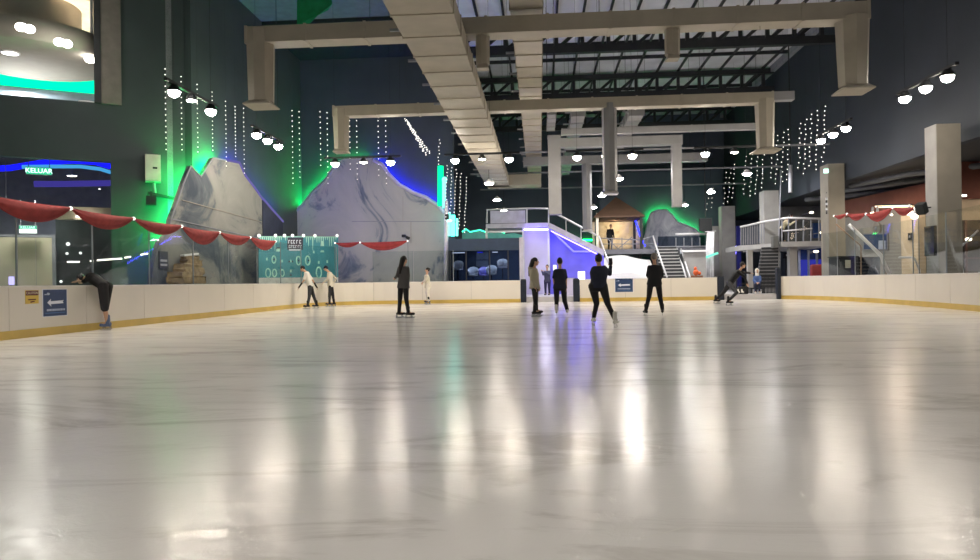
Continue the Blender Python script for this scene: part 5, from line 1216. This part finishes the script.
area('back_fill_light', (P(630, 280, 40).x, 39.5, 7.0), .6, 260, (1, .98, .95))
area('back_fill_light', (P(690, 280, 40).x, 40.0, 7.0), .6, 150, (1, .98, .95))
area('back_fill_light', (P(760, 280, 38).x, 36.5, 6.5), .6, 120, (1, .98, .95))
#PART5
# ------------------------------------------------------------------ people
def fused(name, mb, m, parent, vox, smooth_it=3):
    """one continuous skin out of overlapping tapered shapes"""
    bmesh.ops.recalc_face_normals(mb.bm, faces=mb.bm.faces)
    me = bpy.data.meshes.new(name); mb.bm.to_mesh(me); mb.bm.free()
    o = bpy.data.objects.new(name, me); COL.objects.link(o)
    r = o.modifiers.new('r', 'REMESH'); r.mode = 'VOXEL'; r.voxel_size = vox
    s = o.modifiers.new('s', 'SMOOTH'); s.iterations = smooth_it; s.factor = .5
    bpy.context.view_layer.update()
    new = bpy.data.meshes.new_from_object(o.evaluated_get(bpy.context.evaluated_depsgraph_get()))
    o.modifiers.clear(); o.data = new; new.name = name; new.materials.clear(); new.materials.append(m)
    for p in new.polygons: p.use_smooth = True
    o.parent = parent
    if parent is not None and parent.data is None: o.matrix_parent_inverse = Matrix.Translation(-parent.location)
    return o


SKIN = mat('skin', (198, 156, 128), .55, vary=.05); HAIRB = mat('black_hair', (30, 26, 26), .5); HAIRG = mat('cropped_grey_hair', (120, 112, 104), .7)
BLADE = mat('skate_blade_steel', (196, 200, 206), .25, .9)


def person(label, Y0, J, st):
    V = Vector
    gz = st.get('gz', 0.0)
    def jp(k, dflt=None):
        v = J.get(k, dflt)
        if v is None: return None
        return v.copy() if isinstance(v, V) else P(v[0], v[1], Y0 + (v[2] if len(v) > 2 else 0))
    hd, nk, sL, sR, hp = jp('head'), jp('neck'), jp('shL'), jp('shR'), jp('hip')
    face = V(st['face'] + (0,)).normalized() if len(st['face']) == 2 else V(st['face']).normalized()
    feet = {}
    soleh = .085 if st.get('blade', True) else .0
    for s in 'LR':
        f = J['ft' + s]; q = f.copy() if isinstance(f, V) else (G(f[0], f[1], gz) if st.get('ground', True) else P(f[0], f[1], Y0))
        q.z = gz + (st.get('lift' + s, 0)); feet[s] = q
    t = thing('person', label, 'person', ((feet['L'].x + feet['R'].x) / 2, (feet['L'].y + feet['R'].y) / 2, gz))
    lat = (sR - sL); lat = (V((face.y, -face.x, 0)) * (1 if (V((face.y, -face.x, 0)).dot(lat) >= 0) else -1)).normalized() if lat.length < .2 else lat.normalized()
    spine = (nk - hp).normalized(); lat = (lat - spine * lat.dot(spine)).normalized(); dep = lat.cross(spine).normalized()
    if dep.dot(face) < 0: dep = -dep
    W = st.get('w', 1.0)
    hwid = .095 * W
    hl = {'L': hp - lat * hwid, 'R': hp + lat * hwid}
    sh = {'L': sL, 'R': sR}
    if (sR - sL).length < .2: mid = (sL + sR) / 2; sh = {'L': mid - lat * .17 * W, 'R': mid + lat * .17 * W}
    mid = (sh['L'] + sh['R']) / 2
    for s in 'LR': sh[s] = sh[s] + (hp - nk).normalized() * .035 + (mid - sh[s]) * .06
    an = {s: feet[s] + V((0, 0, soleh + .09)) for s in 'LR'}
    kn = {}
    for s in 'LR':
        k = J.get('kn' + s)
        if k is None: kn[s] = (hl[s] + an[s]) / 2 + face * .03
        elif isinstance(k, V): kn[s] = k.copy()
        else: kn[s] = P(k[0], k[1], (hl[s].y + an[s].y) / 2 + (k[2] if len(k) > 2 else 0))
    toe = {s: (V(st.get('toe' + s, st['face'])[:2] + (0,)) if len(st.get('toe' + s, st['face'])) == 2 else V(st['face'])).normalized() for s in 'LR'}
    for s in 'LR': toe[s].z = 0; toe[s].normalize()
    el = {s: jp('el' + s, sh[s] + V((0, 0, -.28))) for s in 'LR'}
    wr = {s: jp('wr' + s, el[s] + V((0, 0, -.25))) for s in 'LR'}
    fz = face.copy(); side = V((-face.y, face.x, 0)).normalized(); up = side.cross(face) * -1
    if up.z < 0: up = -up
    rot = Matrix((side, face, up)).transposed()

    def torso(m, g, top=1.0, wf=1.0):
        ws = (.165 * W, .132 * W, .16 * W, .135 * W, .065); ds = (.115, .10, .115, .088, .06); fr = (-.06, .32, .72, .97, 1.02)
        rings = []
        for w_, d_, f_ in zip(ws, ds, fr):
            c = hp.lerp(mid, f_) if f_ <= 1 else mid.lerp(nk, .3)
            rings.append((c, lat * (w_ * wf + g), dep * (d_ + g)))
        m.loft(rings)
    def leg(m, s, g, upto=1.0):
        m.capsule(hl[s], kn[s], .085 * st.get('lw', 1) + g, .058 + g)
        if upto > .5: m.capsule(kn[s], kn[s].lerp(an[s], min(1, (upto - .5) * 2)), .056 + g, .04 + (g if upto > .9 else .012))
    def arm(m, s, g, upto=1.0):
        m.capsule(sh[s], el[s], .050 + g, .040 + g)
        if upto > .5: m.capsule(el[s], el[s].lerp(wr[s], min(1, (upto - .5) * 2)), .038 + g, .028 + g)
    # --- body, one skin
    m = MB(); torso(m, 0)
    m.capsule(mid.lerp(nk, .2), hd + V((0, 0, -.04)), .055, .05)
    m.ell(hd, (.074, .092, .112), 16, 12, rot); m.ell(hd + rot @ V((0, .03, -.06)), (.052, .06, .05), 12, 8, rot)
    m.capsule(hd + rot @ V((0, .088, .005)), hd + rot @ V((0, .112, -.025)), .010, .014, 8)
    for i in (-1, 1): m.ell(hd + rot @ V((.075 * i, -.01, -.01)), (.012, .022, .032), 8, 6, rot)
    for s in 'LR':
        leg(m, s, 0); m.capsule(an[s], an[s] + toe[s] * .14 + V((0, 0, -.05)), .038, .03)
        arm(m, s, 0)
        d = (wr[s] - el[s]).normalized(); hx = d.cross(V((0, 0, 1)) if abs(d.z) < .9 else lat).normalized(); hn = hx.cross(d)
        R_ = Matrix((hx, d, hn)).transposed()
        pc = wr[s] + d * .05; m.ell(pc, (.038, .052, .018), 10, 8, R_)
        for k, L_ in enumerate((.062, .075, .070, .055)):
            b = wr[s] + d * .088 + hx * (-.027 + .018 * k); kn_ = b + d * L_ * .55 - hn * .008; m.capsule(b - d * .02, kn_, .0105, .0095, 6); m.capsule(kn_, kn_ + d * L_ * .4 - hn * .022, .0095, .0085, 6)
        b = wr[s] + d * .03 - hx * .03; k2 = b - hx * .028 + d * .03; m.capsule(b, k2, .013, .011, 6); m.capsule(k2, k2 + d * .03 - hn * .008, .011, .009, 6)
    fused('body', m, st.get('skin', SKIN), t, .0095, 2)
    for i in (-1, 1): MB().ell(hd + rot @ V((.03 * i, .083, .012)), (.011, .009, .008), 8, 6, rot).build('eye', HAIRB, t, True)
    MB().ell(hd + rot @ V((0, .094, -.052)), (.024, .006, .006), 8, 6, rot).build('mouth', mat('lips', (150, 84, 78), .5), t, True)
    # --- hair / hat
    hs = st.get('hair', 'short'); m = MB()
    m.ell(hd + rot @ V((0, -.016, .022)), (.083, .098, .108), 16, 12, rot)
    if hs == 'long':
        m.capsule(hd + rot @ V((0, -.06, .02)), mid + V((0, 0, .02)) - dep * .1 * 1.0, .085, .07); m.capsule(mid + V((0, 0, .02)) - dep * .1, mid.lerp(hp, .35) - dep * .13, .075, .04)
    if hs == 'bun': m.ell(hd + rot @ V((0, -.11, .05)), .045)
    if hs == 'hood': m.ell(hd + rot @ V((0, -.03, -.01)), (.108, .118, .135), 14, 10, rot); m.capsule(hd + rot @ V((0, -.06, -.08)), mid + V((0, 0, .02)), .09, .1)
    if hs == 'cap': m.ell(hd + rot @ V((0, .09, .045)), (.06, .07, .012), 10, 6, rot)
    hm = fused('hair' if hs not in ('cap', 'hood') else hs, m, st.get('hairm', HAIRB), t, .012)
    # --- top
    m = MB(); torso(m, .022, wf=st.get('tw', 1.0))
    for s in 'LR': arm(m, s, .016, {'long': 1.0, 'short': .42, 'half': .6}[st.get('sleeve', 'long')]) if st.get('sleeve', 'long') != 'short' else m.capsule(sh[s], sh[s].lerp(el[s], .75), .07, .062)
    if st.get('hem'):
        a = hp; b = hp + V((0, 0, -st['hem'])) + (((kn['L'] + kn['R']) / 2 - hp).normalized() * .02); m.loft([(hp.lerp(mid, .3), lat * .16 * W, dep * .125), (a, lat * .195 * W, dep * .15), (b, lat * .215 * W, dep * .165)])
    if st.get('hoodie'): m.capsule(mid + V((0, 0, .02)) - dep * .09, mid - V((0, 0, .1)) - dep * .1, .09, .06)
    fused(st.get('topname', 'jacket'), m, st['top'], t, .014)
    # --- trousers
    m = MB(); up_ = st.get('trouser_len', 1.0)
    m.loft([(hp + spine * .07, lat * .15 * W, dep * .118), (hp, lat * .172 * W, dep * .128), (hp - V((0, 0, .09)), lat * .165 * W, dep * .115)])
    for s in 'LR': leg(m, s, st.get('tg', .016), up_)
    fused('trousers' if up_ > .6 else 'shorts', m, st['bottom'], t, .014)
    if st.get('gloves'):
        for s in 'LR':
            d = (wr[s] - el[s]).normalized(); m = MB(); m.capsule(el[s].lerp(wr[s], .45), wr[s] + d * .06, .042, .04); fused('arm_sleeve', m, HAIRB, t, .012)
    # --- skates
    for s in 'LR':
        m = MB(); b0 = feet[s] + V((0, 0, soleh)); T = toe[s]
        m.capsule(b0 + T * .0 + V((0, 0, .22)), b0 + T * -.015 + V((0, 0, .05)), .054, .046); m.capsule(b0 - T * .05 + V((0, 0, .042)), b0 + T * .15 + V((0, 0, .04)), .045, .042)
        o = fused('skate_boot' if soleh else 'shoe', m, st['boots'], t, .012)
        if soleh:
            sd_ = V((-T.y, T.x, 0)) * .0025; m = MB()
            prof = [(-.10, .005), (-.09, 0), (.16, 0), (.19, .02), (.2, .045), (.17, .035), (.13, .04), (.11, .088), (.06, .088), (.05, .04), (-.04, .04), (-.05, .088), (-.09, .088)]
            m.prism([feet[s] + T * u + V((0, 0, z)) - sd_ for u, z in prof], sd_ * 2); m.build('blade', BLADE, o)
    for fn in st.get('extra', ()): fn(t, hd, sh, el, wr, hp, mid, dep, lat, rot)
    return t


BLK = mat('black_knit', (24, 25, 28), .75, vary=.2); BLKP = mat('black_trousers_cloth', (22, 22, 26), .7, vary=.2); NAVYK = mat('dark_navy_knit', (30, 34, 52), .75, vary=.15)
BOOTW = mat('white_boot_leather', (222, 218, 210), .45); BOOTB = mat('black_boot_leather', (26, 26, 28), .45); BOOTBL = mat('blue_boot_plastic', (84, 100, 134), .45)
TANJ = mat('tan_jacket_cloth', (172, 164, 144), .75, vary=.1); GREYC = mat('dark_grey_coat_cloth', (74, 72, 72), .8, vary=.1); WHT = mat('white_shirt_cloth', (222, 218, 208), .75, vary=.05); BGS = mat('beige_top_cloth', (200, 192, 174), .75, vary=.06)


def phone(t, hd, sh, el, wr, hp, mid, dep, lat, rot):
    q = wr['R'] + Vector((0, 0, .1)); MB().box(q.x - .04, q.x + .04, q.y - .006, q.y + .006, q.z - .06, q.z + .09, .004).build('held_phone', HAIRB, t)
def knee_sleeve(t, hd, sh, el, wr, hp, mid, dep, lat, rot): pass

person('person in tight black outfit and white skates holding up a phone, seen from behind', 15.15, {
    'head': (598.4, 259.2), 'neck': (598.4, 264.2), 'shL': (594.2, 267.2), 'shR': (604.6, 266.6), 'elL': (593.0, 274.5, .16), 'wrL': (599, 273, .42),
    'elR': (609.6, 273.6, .05), 'wrR': (610.6, 266.8, .16), 'hip': (598.2, 287.0), 'knL': (596.6, 303.5), 'knR': (607.6, 303.5), 'ftL': (593.8, 325.8), 'ftR': (615.2, 328.0)},
    dict(face=(-.12, 1), top=NAVYK, bottom=BLK, boots=BOOTW, w=1.12, lw=1.25, hair='short', topname='top', toeL=(-.15, 1), toeR=(.35, .9), tg=.01, extra=(phone,)))
person('bald skater in black jacket and trousers standing with legs apart, seen from behind', 19.46, {
    'head': (654, 257.3), 'neck': (654, 262), 'shL': (649.0, 266.2), 'shR': (660.6, 265.8), 'elL': (647.8, 275.2, .03), 'wrL': (650.6, 281.5, .16), 'elR': (662.0, 275, .03), 'wrR': (659, 281, .16),
    'hip': (654.4, 283.5), 'knL': (649.0, 296.5), 'knR': (660.0, 296.5), 'ftL': (646.0, 316.2), 'ftR': (662.6, 315.8)},
    dict(face=(.02, 1), top=BLK, bottom=BLKP, boots=BOOTB, w=1.12, hair='short', hairm=HAIRG, tw=1.05, toeL=(-.2, 1), toeR=(.2, 1)))
person('person with long dark hair in a tan jacket turned sideways by the middle gate', 19.9, {
    'head': (535.2, 261.8), 'neck': (534.6, 266), 'shL': (533.0, 269.4, -.16), 'shR': (534.6, 269.2, .17), 'elL': (531.6, 279.2, -.18), 'wrL': (534.4, 286.8, -.2), 'elR': (537.2, 279, .2), 'wrR': (538.4, 286, .16),
    'hip': (534.8, 286.2), 'knL': (535.4, 300.5, -.05), 'knR': (535.8, 300.2, .05), 'ftL': (534.8, 317.2), 'ftR': (536.6, 316.0)},
    dict(face=(1, .15), top=TANJ, bottom=BLKP, boots=BOOTB, hair='long', tw=1.15, hem=.06, hoodie=True, w=1.0))
person('person in navy short sleeved shirt and black trousers walking away in white skates', 20.0, {
    'head': (559.8, 261.8), 'neck': (559.8, 266), 'shL': (555.2, 270), 'shR': (564.6, 270), 'elL': (553.8, 279.2), 'wrL': (554.6, 286.8), 'elR': (566.0, 279.2), 'wrR': (566.2, 287.2),
    'hip': (560, 287.5), 'knL': (556.6, 300.8), 'knR': (564.6, 300.8), 'ftL': (556.6, 316.2), 'ftR': (567.2, 315.6)},
    dict(face=(.05, 1), top=NAVYK, bottom=BLKP, boots=BOOTW, sleeve='short', topname='shirt', w=1.05, tw=1.08))
person('person with long dark hair in a long dark grey coat and black skates', 19.86, {
    'head': (404.2, 260.0), 'neck': (403.6, 264.5), 'shL': (400.2, 267.4), 'shR': (406.6, 267.0), 'elL': (397.4, 275.4, -.05), 'wrL': (395.4, 277.6, .22), 'elR': (408.2, 276.5), 'wrR': (408.0, 284.6),
    'hip': (403.4, 284.2), 'knL': (400.0, 298.5), 'knR': (406.2, 298.5), 'ftL': (399.2, 318.0), 'ftR': (408.4, 318.2)},
    dict(face=(.55, .8), top=GREYC, bottom=BLKP, boots=BOOTB, hair='long', topname='coat', hem=.10, tw=1.1, toeL=(.9, .3), toeR=(.95, .2)))
person('person in pale beige clothes standing against the back left barrier', 32.7, {
    'head': (427.4, 270.2), 'neck': (427.2, 273), 'shL': (426.4, 275.4, .15), 'shR': (426.8, 275.4, -.16), 'elL': (425, 280, .16), 'wrL': (423.2, 281.6, .1), 'elR': (425.6, 280, -.18), 'wrR': (423.6, 282.4, -.15),
    'hip': (427.8, 285.2), 'ftL': (428.0, 303.9), 'ftR': (428.6, 304.3)},
    dict(face=(-1, -.1), top=BGS, bottom=mat('beige_trousers_cloth', (206, 198, 184), .75), boots=BOOTB, topname='sweater', hem=.1, tg=.03, hair='bun'))
person('person in white shirt and black trousers bending forward before the teal banner', 29.0, {
    'head': (302.6, 268.6), 'neck': (304.8, 271.0), 'shL': (305.6, 272.6, -.17), 'shR': (307.0, 272.2, .17), 'elL': (303.8, 280.4, -.2), 'wrL': (299.6, 286.4, -.22), 'elR': (313.0, 280.6, .2), 'wrR': (316.2, 286.2, .2),
    'hip': (310.4, 286.4), 'knL': (309.4, 296.2, -.05), 'knR': (313.8, 296.6, .08), 'ftL': (307.8, 309.0), 'ftR': (316.6, 308.6)},
    dict(face=(-.9, -.1, -.45), top=WHT, bottom=BLKP, boots=BOOTB, sleeve='short', topname='shirt', tw=1.05, gloves=True, toeL=(-1, -.1), toeR=(-1, -.1)))
person('person in beige top and dark cap leaning forward right of the white shirted skater', 31.2, {
    'head': (325.8, 268.4), 'neck': (328.0, 271.2), 'shL': (328.8, 272.8, -.17), 'shR': (330.4, 272.6, .17), 'elL': (327.6, 279.2, -.24), 'wrL': (324.4, 281.8, -.25), 'elR': (335.8, 278.6, .2), 'wrR': (333.6, 283.0, .2),
    'hip': (330.8, 285.6), 'knL': (329.6, 296.0, -.06), 'knR': (333.0, 296.0, .06), 'ftL': (329.6, 306.6), 'ftR': (334.0, 306.4)},
    dict(face=(-.95, -.1, -.3), top=BGS, bottom=BLKP, boots=BOOTB, hair='cap', hairm=NAVYK, topname='sweater', tw=1.1, hem=.06, toeL=(-1, -.1), toeR=(-1, -.1)))
# the visitor leaning over the left barrier
Yp = 15.75
person('person in black shirt and shorts bent over the left barrier, wearing blue skates', Yp, {
    'head': (80.6, 279.0), 'neck': (86.0, 276.6), 'shL': (88.8, 276.8, -.17), 'shR': (90.2, 275.4, .17), 'elL': (84.4, 281.2, -.2), 'wrL': (78.2, 281.4, -.1), 'elR': (85.6, 281.0, .2), 'wrR': (79.2, 281.2, .14),
    'hip': (105.2, 286.6), 'knL': (104.8, 308.0, -.08), 'knR': (105.0, 307.6, .08), 'ftL': (107.2, 330.4), 'ftR': (108.0, 329.2)},
    dict(face=(-.9, .2, -.42), top=mat('black_tee_cloth', (30, 28, 28), .8, vary=.15), bottom=mat('black_shorts_cloth', (28, 26, 27), .8), boots=BOOTBL, sleeve='half', topname='shirt', tw=1.1, w=1.08, trouser_len=.5, tg=.035, toeL=(-1, .05), toeR=(-1, .05), lw=1.1))
# lunging skater
person('skater in black lunging to the right in front of the stair gate', 28.0, {
    'head': (742.8, 265.2), 'neck': (740.6, 269), 'shL': (738.6, 271.4, -.17), 'shR': (739.8, 271, .17), 'elL': (744.6, 276.6, -.22), 'wrL': (747.0, 283.0, -.24), 'elR': (744.8, 272.6, .2), 'wrR': (749.8, 273.0, .2),
    'hip': (729.4, 284.0), 'knL': (736.6, 292.6, -.12), 'knR': (722.4, 294.0, .1), 'ftL': (728.4, 305.6), 'ftR': (715.8, 303.6)},
    dict(face=(1, -.05), top=BLK, bottom=BLKP, boots=BOOTB, w=1.12, lw=1.2, toeL=(.8, -.5), toeR=(.8, -.4)))
# bag and loose skates at the stair gate
q = P(743, 290, 33.95)
t = thing('sports_bag', 'black sports bag standing in the stair gate behind the lunging skater', 'bag', (q.x, 33.95, FZ))
MB().box(q.x - .26, q.x + .24, 33.8, 34.1, FZ, FZ + .36, .06).build('bag_body', BLK, t, True); MB().tube([(q.x + .17 * math.cos(a), 33.95, FZ + .34 + .16 * math.sin(a)) for a in (PI * k / 10 for k in range(11))], .018, 6).build('handle', BLK, t, True)
for k, px in enumerate((738.3, 742.2)):
    x = P(px, 296, 33.68).x; t = thing('loose_skate', ('left white skate standing before the black sports bag', 'right white skate standing before the black sports bag')[k], 'skate', (x, 33.66, FZ), 'loose white skates')
    m = MB(); m.capsule((x, 33.7, FZ + .2), (x, 33.7, FZ + .12), .045, .045); m.capsule((x, 33.69, FZ + .1), (x + .02, 33.56, FZ + .1), .04, .036); o = m.build('boot', BOOTW, t, True); MB().box(x - .004, x + .004, 33.52, 33.76, FZ, FZ + .065).build('blade', BLADE, o)
# visitors behind the barriers
Yq = 37.5
person('distant person in dark clothes photographing the rink behind the middle gate', Yq, {
    'head': (547.2, 266.8), 'neck': (547.0, 269.4), 'shL': (544.2, 271.2), 'shR': (549.8, 271), 'elL': (543.2, 274.6, -.12), 'wrL': (542.0, 271.4, -.3), 'elR': (549.4, 275, -.16), 'wrR': (544.6, 271.6, -.32),
    'hip': (547.4, 281.2), 'ftL': (545.6, 294.8), 'ftR': (549.4, 294.8)},
    dict(face=(-.3, -1), gz=FZ, ground=False, top=mat('slate_jacket', (70, 72, 96), .75), bottom=mat('dark_indigo_cloth', (40, 40, 76), .75), boots=BOOTB, blade=False))
person('person in cream top with black hair leaning on the balcony railing', 38.75, {
    'head': (790.8, 216.2), 'neck': (788.2, 219.2), 'shL': (786.4, 221.2, -.16), 'shR': (786.8, 220.6, .16), 'elL': (789.4, 225.0, -.2), 'wrL': (794.4, 221.6, -.25), 'elR': (790, 224.8, .2), 'wrR': (795, 221.4, .1),
    'hip': (781.6, 229.4), 'ftL': (781.0, 241), 'ftR': (783.4, 241)},
    dict(face=(.9, -.3, -.2), gz=zd_, ground=False, top=mat('cream_shirt_cloth', (232, 216, 184), .75), bottom=BLKP, boots=BOOTB, blade=False, topname='shirt'))
Yc_ = 35.0
q = P(757.3, 285, Yc_); zs = q.z
t = thing('bench', 'small dark bench behind the stair gate', 'bench', (q.x, Yc_, FZ))
MB().box(q.x - .35, q.x + .35, Yc_ - .1, Yc_ + .25, zs - .2, zs - .13, .01).build('seat', STEEL, t)
for dx in (-.3, .3): MB().box(q.x + dx - .03, q.x + dx + .03, Yc_ - .08, Yc_ + .22, FZ, zs - .2).build('leg', STEEL, t)
person('seated child in white hood and blue jacket behind the stair gate', Yc_, {
    'head': (757.2, 270.8), 'neck': (757.2, 274), 'shL': (754.4, 276.2), 'shR': (760.0, 276.0), 'elL': (753.8, 280.6, -.06), 'wrL': (756.4, 282.4, -.26), 'elR': (760.8, 280.4, -.06), 'wrR': (758.6, 282.4, -.26),
    'hip': (757.3, 284.6), 'knL': P(755.6, 284.6, Yc_ - .4), 'knR': P(759.2, 284.6, Yc_ - .4), 'ftL': P(755.4, 290, Yc_ - .38), 'ftR': P(759.4, 290, Yc_ - .38)},
    dict(face=(-.1, -1), gz=FZ, top=mat('blue_jacket_cloth', (84, 110, 168), .75), bottom=mat('dark_blue_cloth', (40, 46, 70), .75), boots=BOOTW, blade=False, hair='hood', hairm=WHT))
person('dark figure standing on the hut platform before the warm rock wall', 45.4, {
    'head': (610.8, 226.2), 'neck': (610.4, 228.2), 'shL': (607.6, 229.6), 'shR': (612.8, 229.4), 'elL': (607, 233.8), 'wrL': (607.4, 237.6), 'elR': (613.4, 233.8), 'wrR': (614, 237.4, -.2),
    'hip': (610.2, 238.0), 'ftL': (608.8, 249), 'ftR': (611.6, 249)},
    dict(face=(.2, -1), gz=hz_, ground=False, top=BLK, bottom=BLKP, boots=BOOTB, blade=False))
# ------------------------------------------------------------------ render look
SC.view_settings.view_transform = 'Standard'; SC.view_settings.look = 'None'; SC.view_settings.gamma = 1; SC.view_settings.exposure = 0.55
SC.view_settings.use_curve_mapping = False
w = bpy.data.worlds.new('world'); SC.world = w; w.use_nodes = True
w.node_tree.nodes['Background'].inputs[0].default_value = (.75, .85, 1, 1); w.node_tree.nodes['Background'].inputs[1].default_value = 0.02
SC.cycles.sample_clamp_indirect = 6
